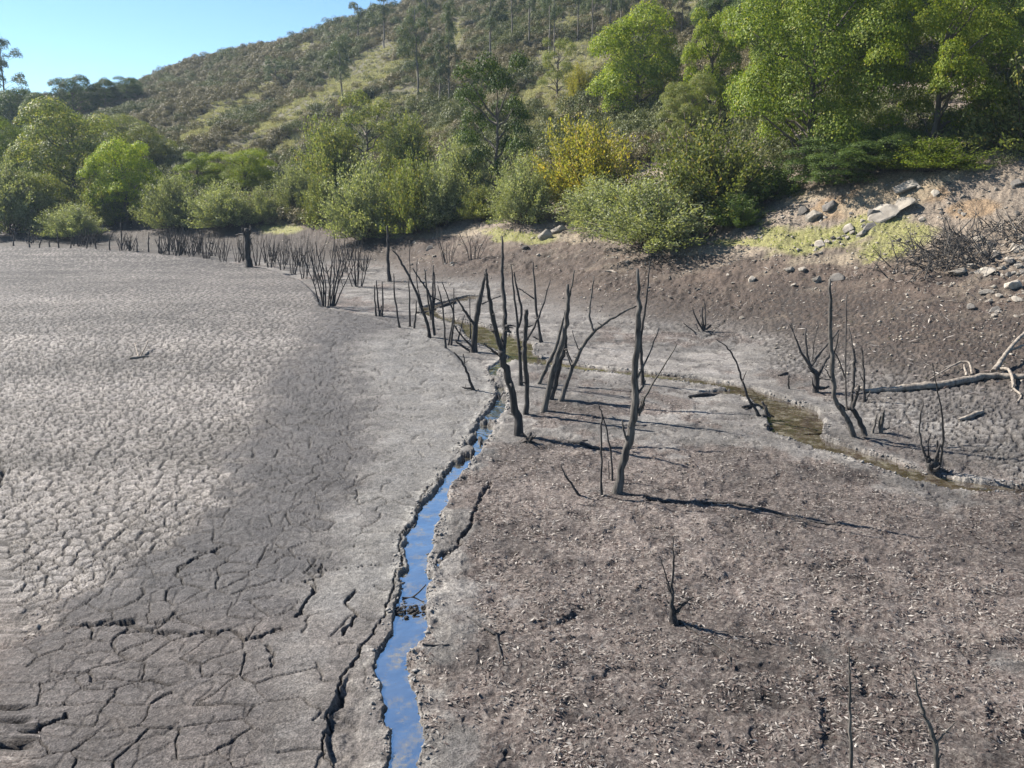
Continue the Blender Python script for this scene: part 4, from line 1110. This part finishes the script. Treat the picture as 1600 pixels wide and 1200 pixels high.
dead('dead_tree', 'thick ivy dark dead trunk with stubby broken limbs on the terrace edge', (388, 417), [[(388, 417, 12), (387, 395, 11), (386, 375, 10), (385, 357, 7)], [(386, 372, 6), (380, 362, 4), (379, 356, 3)], [(387, 368, 5), (392, 360, 4), (391, 352, 2)]])
dead('dead_shrub', 'small clump of four upright dead stems on the channel floor', (593, 494), [[(588, 494, 3.5), (586, 470, 3), (585, 446, 2)], [(593, 495, 3.5), (590, 465, 3), (588, 438, 2)], [(597, 494, 3.5), (599, 470, 3), (597, 440, 2)], [(594, 494, 2.5), (596, 478, 2)]])
# generated many-stemmed shrubs
def fan_shrub(name, label, px_, py_, n, spread, hgt, w=4, seed=0, grp='dead shrubs standing in the mud'):
    q = random.Random(seed); limbs = []
    for i in range(n):
        t = (i + .5) / n * 2 - 1; x0 = px_ + t * spread * .28 + q.uniform(-2, 2); x1 = px_ + t * spread + q.uniform(-.15, .15) * spread; h = hgt * q.uniform(.6, 1.0)
        ww = w * q.uniform(.7, 1.15); cur = q.uniform(-.12, .12) * spread
        limbs.append([(x0, py_ + q.uniform(-2, 1), ww), ((x0 * .65 + x1 * .35) + cur, py_ - h * .4, ww * .8), ((x0 * .25 + x1 * .75) + cur * .4, py_ - h * .75, ww * .55), (x1, py_ - h, ww * .3)])
        for a in limbs[-1][1:3]:
            if q.random() < .6:
                g_ = q.uniform(-1, 1) * spread * .4; limbs.append([(a[0], a[1], ww * .5), (a[0] + g_ * .6, a[1] - h * .14, ww * .4), (a[0] + g_, a[1] - h * .33, ww * .25)])
    return dead(name, label, (px_, py_), limbs, group=grp)
fan_shrub('dead_shrub', 'widest fan of dead stems on the corner of the mud terrace', 512, 479, 15, 42, 108, 2.8, 3)
fan_shrub('dead_shrub', 'slim group of upright dead stems right of the wide fan', 558, 448, 8, 24, 78, 2.4, 4)
for i, (a, b_, n, s, h, lb) in enumerate([(402, 415, 4, 14, 50, 'dead shrub right beside the thick ivy dark trunk'), (424, 418, 5, 14, 46, 'second dead shrub right of the thick trunk'), (441, 422, 4, 12, 50, 'third dead shrub right of the thick trunk'), (458, 428, 5, 14, 58, 'dead shrub in the middle of the thicket'),
    (476, 436, 5, 15, 62, 'dead shrub just left of the wide fan'), (495, 440, 5, 16, 70, 'dead shrub behind the left side of the wide fan'), (530, 436, 4, 16, 64, 'dead shrub behind the right side of the wide fan'),
    (372, 410, 4, 12, 30, 'low dead shrub left of the thick trunk'), (350, 409, 4, 14, 34, 'low dead shrub at the foot of the stony bank left of the thick trunk'), (322, 404, 5, 14, 38, 'dead shrub farther left along the terrace edge'), (300, 401, 4, 14, 36, 'dead shrub where the terrace edge straightens'),
    (278, 398, 4, 14, 36, 'dead shrub at the left end of the dense thicket'), (545, 405, 4, 16, 36, 'dead shrub against the bank behind the wide fan'), (700, 412, 6, 24, 48, 'dead shrub on the bank left of the forked tree'), (740, 405, 6, 24, 40, 'dead shrub on the bank behind the short thick tree')]):
    fan_shrub('dead_shrub', lb, a, b_, int(n * 1.6), s * 1.15, h * 1.15, 1.5, 20 + i)
for i, (a, b_, h) in enumerate([(20, 384, 26), (46, 386, 34), (60, 387, 16), (78, 386, 12), (92, 387, 30), (110, 388, 16), (135, 388, 22), (150, 389, 18), (172, 391, 30), (190, 391, 44), (214, 394, 22), (232, 394, 32), (248, 395, 26), (264, 397, 40)]):
    q = random.Random(i)
    dead('dead_sapling', 'thin dead stem in the row along the far left terrace edge', (a, b_), [[(a, b_, 2.4), (a + q.uniform(-3, 3), b_ - h * .5, 2), (a + q.uniform(-6, 6), b_ - h, 1.2)]], group='thin dead stems along the far left terrace edge')
q = random.Random(404)
for i in range(40):
    a = q.uniform(250, 575) if i < 26 else q.uniform(30, 260); b_ = np.interp(a, [30, 150, 250, 330, 420, 480, 575], [381, 386, 393, 400, 408, 420, 425]) + q.uniform(-5, 4)
    fan_shrub('dead_shrub', 'low tangled dead shrub in the dense thicket behind the terrace edge', a, b_, 5, 15, q.uniform(30, 52) if i < 26 else q.uniform(18, 30), 1.5, 300 + i, grp='tangled dead shrubs in the dense thicket')
# right side
dead('dead_tree', 'squat dead tree with a spreading forked crown left of the tall mossy stem', (1275, 613),
 [[(1274, 613, 12), (1277, 595, 10), (1273, 580, 10)], [(1273, 582, 8), (1262, 567, 6), (1249, 545, 4), (1240, 520, 2), (1236, 505, 1.5)], [(1267, 575, 5), (1259, 545, 4), (1259, 512, 3)], [(1276, 590, 7), (1287, 570, 6), (1296, 554, 4)], [(1268, 572, 4), (1284, 548, 4), (1311, 515, 3)], [(1240, 521, 2), (1232, 505, 1.5)], [(1270, 565, 2), (1272, 530, 1.5), (1280, 505, 1.2)], [(1280, 606, 8), (1290, 606, 5), (1296, 603, 2)]])
dead('dead_tree', 'tall dead tree with a green stained main stem on the bank of the right stream', (1345, 683),
 [[(1340, 683, 10), (1328, 662, 10), (1314, 640, 9), (1304, 622, 8), (1301, 585, 8), (1299, 545, 7), (1298, 500, 7), (1297, 436, 4)], [(1352, 681, 10), (1342, 655, 9), (1330, 637, 9), (1322, 640, 7), (1310, 630, 5)], [(1323, 641, 4), (1321, 590, 3.5), (1322, 545, 3), (1323, 459, 2)],
  [(1332, 638, 7), (1340, 615, 6), (1342, 602, 4)], [(1330, 640, 5), (1334, 590, 5), (1335, 562, 6), (1334, 545, 3)], [(1334, 560, 3), (1330, 530, 2.5), (1327, 510, 2)], [(1301, 560, 4), (1308, 535, 3), (1311, 520, 2)], [(1320, 590, 3), (1312, 565, 2.5), (1303, 550, 2)], [(1302, 600, 3), (1295, 585, 2), (1288, 575, 1.5)]], mats=['deadgrey', 'dead', 'dead', 'dead', 'dead', 'dead', 'dead', 'dead', 'dead'])
dead('dead_sapling', 'fine dead sapling right behind the tall green stained tree', (1352, 627), [[(1352, 627, 5), (1350, 600, 4), (1349, 570, 3), (1346, 540, 2)], [(1350, 600, 2), (1343, 580, 1.5)], [(1353, 627, 3), (1360, 610, 2)]])
dead('dead_stump', 'pair of short broken dead stems right of the tall green stained tree', (1372, 676), [[(1376, 674, 9), (1378, 656, 7), (1382, 640, 3)], [(1363, 678, 5), (1367, 660, 4), (1370, 647, 3)], [(1376, 672, 7), (1386, 670, 4), (1390, 667, 2)], [(1373, 668, 5), (1376, 650, 3)]], 'deadgrey', cat='stump')
dead('dead_stump', 'rooted stump with two long whip shoots nearest the right stream', (1461, 735), [[(1461, 735, 26), (1458, 728, 22), (1452, 719, 12), (1448, 712, 5)], [(1449, 718, 5), (1441, 700, 4), (1437, 676, 3), (1437, 655, 3), (1443, 627, 2)], [(1469, 729, 5), (1473, 700, 4), (1474, 676, 4), (1472, 645, 3), (1463, 600, 2), (1457, 567, 1.5)], [(1465, 728, 5), (1465, 705, 5), (1464, 688, 4)], [(1454, 720, 3), (1449, 700, 2.5), (1455, 676, 1.5)], [(1466, 733, 10), (1478, 736, 5), (1484, 738, 2)]], cat='stump')
dead('dead_sapling', 'long arched dead stem growing from the small mud point in the right stream', (1190, 651), [[(1190, 651, 8), (1180, 638, 6), (1170, 625, 5), (1160, 596, 4), (1152, 570, 3.5), (1143, 551, 3), (1132, 538, 2), (1118, 530, 1.5)], [(1201, 651, 7), (1196, 638, 6), (1191, 627, 4)], [(1160, 597, 2), (1166, 580, 1.5)], [(1192, 650, 6), (1204, 650, 4), (1210, 652, 2)]])
dead('dead_shrub', 'small sprawling dead shrub on the bank between the tallest trunk and the squat tree', (1100, 517), [[(1100, 517, 6), (1097, 500, 3), (1097, 480, 2)], [(1098, 516, 4), (1087, 498, 3), (1082, 480, 1.5)], [(1101, 516, 4), (1103, 495, 2), (1100, 470, 1.5)], [(1104, 515, 4), (1111, 508, 3)], [(1092, 523, 3), (1080, 515, 2), (1068, 505, 1.5)], [(1094, 522, 2), (1088, 508, 1.5)]])
dead('dead_sapling', 'short lone stick standing on the mud left of the squat tree', (1234, 608), [[(1234, 608, 4), (1232, 597, 3), (1233, 585, 2)]], cat='stick')
dead('dead_sapling', 'black rooted dead sapling alone in the middle of the reddish litter', (1056, 973), [[(1056, 973, 24), (1052, 958, 14), (1049, 935, 7), (1051, 912, 5), (1052, 880, 3.5), (1051, 838, 2)], [(1049, 930, 4), (1042, 905, 3), (1036, 885, 2.5), (1029, 864, 1.5)], [(1047, 925, 2.5), (1040, 910, 2)], [(1061, 972, 12), (1078, 975, 6), (1090, 985, 3)], [(1060, 945, 6), (1072, 940, 5), (1086, 933, 3), (1070, 935, 2)], [(1052, 960, 8), (1062, 950, 5), (1074, 942, 3)]])
dead('dead_sapling', 'straight upright stake like dead stem cut by the bottom edge of the photo', (1330, 1262), [[(1330, 1262, 11), (1329, 1200, 9), (1329, 1120, 7), (1328, 1060, 5), (1327, 1013, 3)], [(1329, 1140, 3), (1324, 1125, 2)]], 'deadgrey')
dead('dead_sapling', 'crooked grey dead sapling with one side twig at the bottom right corner', (1468, 1275), [[(1468, 1275, 13), (1466, 1200, 11), (1462, 1160, 10), (1446, 1118, 7), (1433, 1085, 5), (1430, 1062, 4), (1426, 1048, 2)], [(1463, 1163, 5), (1478, 1142, 4), (1495, 1128, 2)], [(1450, 1125, 4), (1436, 1112, 2)]], 'deadgrey')

# wood lying on the ground
def lying(name, label, limbs, mat='pale', cat='fallen branch', group=None, partn=('trunk', 'branch'), lift=1.0):
    b = gpt(limbs[0][0][0], limbs[0][0][1]); e = empty(name, b, label, cat, group)
    for i, L in enumerate(limbs):
        n = len(L); pts = []; rad = []
        for q in L:
            g = gpt(q[0], q[1] + (q[2] * .5)); rr_ = max(.008, q[2] * .5 * g.y / FPX); up_ = q[3] if len(q) > 3 else 0
            pts.append(np.array([g.x - b.x, g.y - b.y, g.z - b.z + rr_ * .8 * lift + up_])); rad.append(rr_)
        pts = np.array(pts); m = max(5, (n - 1) * 4 + 1); tt = np.linspace(0, n - 1, m)
        P2 = np.stack([np.interp(tt, np.arange(n), pts[:, k_]) for k_ in range(3)], -1)
        for _ in range(2): P2[1:-1] = .25 * P2[:-2] + .5 * P2[1:-1] + .25 * P2[2:]
        P2[1:-1] += (rd_.rand(m - 2, 3) - .5) * np.mean(rad) * .6
        T = Tubes(); T.tube(P2, np.interp(tt, np.arange(n), rad), 7, .12, rd_)
        add(partn[0] if i == 0 else partn[1], T.mesh('limb'), M[mat], e)
    return e
lying('fallen_tree', 'large bleached fallen tree lying across the cracked bank at the right edge',
 [[(1350, 610, 6), (1386, 605, 11), (1420, 603, 12), (1457, 600, 13), (1510, 590, 13), (1551, 584, 11), (1575, 585, 10), (1640, 588, 8)], [(1552, 582, 9, .1), (1566, 570, 7, .3), (1578, 560, 6, .5), (1600, 545, 5, .7), (1625, 525, 4, .9)], [(1574, 563, 4, .35), (1600, 556, 3, .4)],
  [(1560, 580, 6, .1), (1575, 585, 5, .2), (1583, 598, 5, .1), (1582, 610, 4, .05), (1596, 614, 4), (1592, 625, 3), (1588, 628, 2)], [(1518, 588, 4, .1), (1514, 574, 3, .2), (1500, 572, 3, .2), (1478, 582, 2.5, .15), (1452, 592, 2)], [(1509, 590, 4, .1), (1505, 581, 3, .25)]], cat='fallen tree')
lying('fallen_log', 'short weathered log half sunk in the cracked mud below the fallen tree', [[(1498, 655, 4), (1512, 650, 8), (1532, 642, 8), (1536, 640, 4)]], 'pale', 'log')
lying('fallen_branch', 'dark strip standing in for the shadow cast by the tallest trunk', [[(985, 772, 5), (1040, 780, 4), (1100, 784, 5), (1150, 786, 4), (1190, 795, 5), (1240, 808, 4), (1290, 817, 4), (1340, 822, 2)]], 'dead')  # no branch here: dark tube laid along the trunk's cast shadow
lying('fallen_branch', 'dark driftwood piece lying on the mud left of the thin straight stem', [[(888, 688, 4), (905, 690, 7), (925, 697, 6), (945, 704, 3)], [(905, 690, 4), (918, 688, 2)]], 'dead')
lying('fallen_twig', 'forked dark twig lying on the mud right of the blue water', [[(730, 963, 3), (752, 977, 4), (776, 990, 6)], [(776, 990, 5), (780, 1012, 4), (787, 1040, 2)], [(776, 990, 5), (790, 984, 3)]], 'dead', 'twig')
lying('fallen_stick', 'thin stick beside the stream below the small mud dam', [[(660, 1010, 4), (675, 1008, 4), (702, 1006, 2)]], 'dead', 'stick')
lying('fallen_twig', 'curved root trailing from the black rooted sapling', [[(1072, 978, 5), (1095, 990, 4), (1120, 1005, 4), (1138, 1022, 3), (1142, 1040, 2)]], 'dead', 'root')
lying('fallen_twig', 'bleached twig with one upright fork alone on the left mud flat', [[(203, 558, 4), (218, 557, 4), (232, 556, 2)], [(219, 557, 2.5), (226, 549, 2, .1), (232, 541, 1.5, .25)], [(216, 557, 2, .02), (212, 545, 1.5, .25)]], 'pale', 'twig')
lying('fallen_branch', 'dark branch lying across the small dam in the stream', [[(603, 945, 8), (622, 950, 9), (645, 958, 8), (666, 963, 5)], [(628, 950, 6, .05), (650, 942, 5, .05), (664, 938, 3, .05)]], 'dead')
lying('fallen_stick', 'row of small sticks breaking the blue water above the dam', [[(628, 928, 3, .14), (645, 925, 3, .15), (666, 922, 2, .14)]], 'dead', 'stick')
lying('fallen_log', 'dark mud ridge along the edge of the upper pool on the channel floor', [[(652, 488, 4), (672, 480, 6), (700, 474, 6), (712, 471, 3)]], 'dead', 'log')  # stands for the raised dark mud edge, built as a tube
lying('fallen_log', 'dark mud ridge at the left end of the right stream pool', [[(1076, 619, 4), (1100, 615, 7), (1130, 612, 6), (1160, 609, 4)]], 'dead', 'log')  # dark line of a mud ridge, built as a tube
lying('fallen_branch', 'dark ridge on the mud point between the two halves of the right stream', [[(1196, 665, 6), (1210, 658, 8), (1235, 655, 7), (1250, 653, 4)]], 'dead')  # a mud ridge rather than wood, drawn as a dark tube
lying('fallen_branch', 'dark branch end touching the arched stem at the right stream', [[(1160, 636, 4), (1180, 630, 7), (1199, 626, 5)]], 'dead')
lying('fallen_stick', 'dark stick on the mud left of the lone short stick', [[(1216, 586, 3), (1224, 583, 5), (1231, 582, 3)]], 'dead', 'stick')
lying('fallen_branch', 'pale curved branch on the bank high between the trees', [[(945, 425, 2), (955, 422, 4), (964, 426, 2)]], 'pale')

# bare branches heaped on the bank at the right
def brush(label, cx, cy, wx_, hy_, n, seed, mat, lenm, up=.5):
    q = np.random.RandomState(seed); b = gpt(cx, cy); e = empty('brush_heap', b, label, 'brush heap')
    wm = wx_ * b.y / FPX
    for i in range(n):
        t = q.randn() * .42; x0 = b.x + t * wm; y0 = b.y + (q.rand() - .4) * hy_
        g = np.array([x0, y0, float(G(x0, y0)) + .02 + q.rand() * .45 * up * math.exp(-t * t * 3)])
        th = q.rand() * 6.283; el = q.rand() ** 2.0 * 1.2 * up; ln = lenm * (.4 + q.rand() * .9)
        dr = np.array([math.cos(th) * math.cos(el), math.sin(th) * math.cos(el) * .6, math.sin(el)])
        s = np.linspace(0, 1, 5)[:, None]; bend = (q.rand(3) - .5) * .5 * ln
        p = g + dr * ln * s + bend * s * (1 - s) + (q.rand(5, 3) - .5) * .04 - np.array(b)
        T = Tubes(); r0 = .016 + .022 * q.rand(); T.tube(p, np.linspace(r0, .005, 5), 4)
        for _ in range(2):
            a = p[2 + q.randint(2)]; d2 = dr + (q.rand(3) - .5) * 1.4; T.tube(np.stack([a, a + d2 * ln * .2, a + d2 * ln * .38 + (q.rand(3) - .5) * .08]), np.array([r0 * .5, r0 * .35, .004]), 3)
        add('stick', T.mesh('stick'), M[mat if q.rand() < .6 else 'dead'], e)
brush('wide tangled heap of grey bare branches on the stony bank at the right', 1485, 408, 95, 3.2, 280, 1, 'deadgrey', 1.35, 1.0)
brush('pale bleached brush heap at the right edge above the wide tangled heap', 1600, 370, 40, 2.0, 110, 2, 'pale', 1.1, .8)

# ------------------------------------------------------------------ stones
def stone(px_, py_, w, h, label, group=None, mat='rock', seed=0, turn=None, name='stone'):
    q = random.Random(seed * 7 + int(px_)); g = gpt(px_, py_); k_ = g.y / FPX
    o = bpy.data.objects.new(name, stone_meshes[(q.randrange(7), mat)]); COL.objects.link(o)
    o.location = (g.x, g.y, g.z + h * k_ * .12); o.scale = (w * k_, w * k_ * q.uniform(.7, 1.1), h * k_ * 1.35)
    sy_ = math.atan2(float(G(g.x, g.y + .8) - G(g.x, g.y - .8)), 1.6); sx_ = math.atan2(float(G(g.x + .8, g.y) - G(g.x - .8, g.y)), 1.6)
    o.scale.y *= .75 if w > 26 else 1
    o.rotation_euler = (sy_ + q.uniform(-.12, .12), -sx_ + (q.uniform(-.2, .2) if turn is None else turn), q.uniform(-.6, .6))
    return tag(o, label, 'rock' if w > 26 else 'stone', group)
stone_meshes = {}
for i, me in enumerate(rock_protos):
    for mt in ('rock', 'rockdark', 'mudclod'):
        m_ = me.copy(); m_.materials.append(M[mt]); stone_meshes[(i, mt)] = m_
BIG = [
 (1272, 340, 34, 24, 'brown boulder in the shade edge on the upper right bank', 'rock'), (1296, 326, 30, 22, 'boulder leaning on its neighbour just below the huge tree', 'rockdark'), (1252, 332, 24, 16, 'smaller boulder at the left of the shaded pair', 'rockdark'),
 (1385, 335, 70, 20, 'long pale slanting rock slab on the upper right bank', 'rock'), (1405, 322, 50, 14, 'upper pale slab resting above the long slanting slab', 'rock'), (1415, 295, 56, 22, 'pale rock outcrop right under the layered tree', 'rock'), (1362, 338, 26, 14, 'rock at the lower end of the long slab', 'rockdark'),
 (1360, 358, 26, 16, 'dark topped boulder on the green grass patch', 'rockdark'), (1325, 358, 24, 12, 'flat rock left of the dark topped boulder', 'rock'), (1345, 366, 18, 10, 'small block beneath the dark topped boulder', 'rock'), (1283, 383, 24, 12, 'rock at the head of the little stone row', 'rock'),
 (1305, 436, 34, 14, 'dark flat rock above the tall green stained tree', 'rockdark'), (1275, 440, 18, 14, 'white stone left of the dark flat rock', 'rock'), (1232, 424, 20, 11, 'tan stone at the left end of the stone line', 'rock'), (1254, 425, 16, 10, 'tan stone second in the stone line', 'rock'), (1176, 437, 18, 14, 'solitary pale stone on the brown bank left of the stone line', 'rock'),
 (1497, 426, 38, 12, 'flat pale slab under the wide tangled brush heap', 'rock'), (1538, 428, 34, 11, 'flat pale slab right of the first slab', 'rock'), (1582, 450, 34, 24, 'big angular pale block at the right edge', 'rock'), (1543, 458, 28, 15, 'rounded grey stone left of the big angular block', 'rock'), (1556, 486, 24, 16, 'dark angular stone below the rounded grey stone', 'rockdark'),
 (1515, 480, 18, 13, 'dark small boulder left of the dark angular stone', 'rockdark'), (1587, 470, 20, 10, 'white flat stone near the right edge', 'rock'), (1592, 392, 26, 16, 'pale block in the scree at the right edge', 'rock'), (1562, 462, 14, 9, 'pale chip between the two grey stones', 'rock'), (1590, 290, 24, 14, 'dark rock high at the right edge below the olive tree', 'rockdark'), (1460, 303, 16, 12, 'brown stone sitting on the orange earth', 'rock'),
 (852, 372, 30, 22, 'dark faced rock with a sunlit top at the foot of the golden willow', 'rock'), (870, 363, 34, 14, 'sunlit flat rock behind the dark faced rock', 'rock'), (822, 388, 16, 10, 'small dark rock left of the dark faced rock', 'rockdark'), (672, 388, 16, 12, 'dark stone in the scree at the foot of the green willows', 'rockdark'), (1160, 497, 12, 8, 'small white stone on the bank left of the squat dead tree', 'rock'),
 (1058, 508, 8, 9, 'small dark stone left of the sprawling dead shrub', 'rockdark'), (330, 381, 7, 5, 'whitest pebble on the far bank left of the thick dead trunk', 'mudclod'), (1545, 470, 14, 8, 'chip below the rounded grey stone', 'rock'), (1440, 345, 18, 10, 'stone beyond the green patch beside the brush heap', 'rock'), (1240, 446, 12, 8, 'chip under the stone line', 'rock')]
for i, (a, b_, w, h, lb, mt) in enumerate(BIG):
    stone(a, b_, w, h, lb, mat=mt, seed=i, turn=(-.04 if 'slab' in lb and 'slanting' in lb else None), name='rock' if w > 26 else 'stone')
q = random.Random(77)
areas = [(1270, 1345, 345, 400, 20, 6, 13, 'one of the small stones in the row running down the green patch'), (1500, 1605, 370, 430, 52, 7, 20, 'one of the pale scree stones at the right edge beside the brush heap'), (1230, 1600, 415, 500, 26, 4, 10, 'one of the small stones scattered on the brown bank below the brush heap'),
         (1200, 1320, 310, 350, 14, 6, 12, 'one of the stones in the shade edge below the huge tree'), (1360, 1590, 270, 340, 22, 5, 12, 'one of the stones on the orange upper bank'), (640, 1100, 372, 415, 38, 4, 9, 'one of the stones in the scree below the shore willows'),
         (1180, 1420, 300, 400, 26, 4, 10, 'one of the half buried stones around the green patch'), (1450, 1605, 430, 500, 20, 5, 13, 'one of the loose stones below the flat slabs at the right'), (180, 480, 372, 395, 26, 3, 7, 'one of the stones on the far bank behind the dead thicket'), (1000, 1250, 400, 460, 16, 4, 9, 'one of the stones on the bank left of the stone line')]
for (x0, x1, y0, y1, n, s0, s1, lb) in areas:
    for i in range(n):
        s = s0 + (s1 - s0) * q.random() ** 2.2; a = q.uniform(x0, x1)
        if x0 == 1270: t = q.random(); a = 1265 + 85 * t + q.uniform(-14, 14); b_ = 398 - 48 * t + q.uniform(-7, 7)
        else: b_ = q.uniform(y0, y1)
        stone(a, b_, s, s * q.uniform(.5, .8), lb, lb.replace('one of the ', ''), q.choice(['rock', 'rock', 'rock', 'rockdark']), i)
# wet mud lumps around the dam
g = gpt(633, 952)
pts = []; sz = []
for i in range(140):
    a = gpt(q.uniform(604, 668), 948 + q.gauss(0, 5) + (q.random() - .5) * 6)
    pts.append((a.x, a.y, -.10 + .06 * q.random())); sz.append(q.uniform(.03, .10))
clods('mud_dam', np.array(pts), sz, M['mudwet'], 'wet dark mud lumps damming the near stream', 'mud dam', 8)

# ------------------------------------------------------------------ utility pole on the ridge
b = gpt(443, 44); e = empty('utility_pole', b, 'thin utility pole on the ridge against the sky', 'utility pole')
s_ = b.y / FPX
T = Tubes(); T.tube([(0, 0, -1), (0, 0, 24 * s_)], [.16, .10], 6); add('pole', T.mesh('pole'), M['deadgrey'], e)
T = Tubes(); T.tube([(-1.0, 0, 22 * s_), (1.0, 0, 22 * s_)], [.06, .06], 5); add('crossarm', T.mesh('crossarm'), M['deadgrey'], e)
for dy in (-.8, .8):
    p0 = np.array(b) + np.array([dy, 0, 22 * s_]); p1 = np.array(at_depth(640, -22, b.y - 20)); t = np.linspace(0, 1, 12)[:, None]
    T = Tubes(); T.tube(p0 * (1 - t) + p1 * t + np.array([0, dy, -3.0]) * (t * (1 - t)) - np.array(b), np.full(12, .02), 4); add('wire', T.mesh('wire'), M['dead'], e)

# ------------------------------------------------------------------ haze
def haze(density):
    bm = bmesh.new(); bmesh.ops.create_cube(bm, size=1)
    me = bpy.data.meshes.new('haze'); bm.to_mesh(me); bm.free()
    for v in me.vertices: v.co = Vector(((-1 if v.co.x < 0 else 1) * 1600, -20 if v.co.y < 0 else 920, -1.6 if v.co.z < 0 else 95))
    m = bpy.data.materials.new('haze_air'); m.use_nodes = True; nt = m.node_tree; nt.nodes.clear()
    out = nt.nodes.new('ShaderNodeOutputMaterial'); v = nt.nodes.new('ShaderNodeVolumePrincipled')
    v.inputs['Color'].default_value = (.62, .78, 1, 1); v.inputs['Density'].default_value = density; v.inputs['Anisotropy'].default_value = .2
    nt.links.new(v.outputs[0], out.inputs['Volume'])
    o = add('haze', me, m); o['kind'] = 'stuff'; o['label'] = 'thin blue haze over the valley'
haze(0.0002)
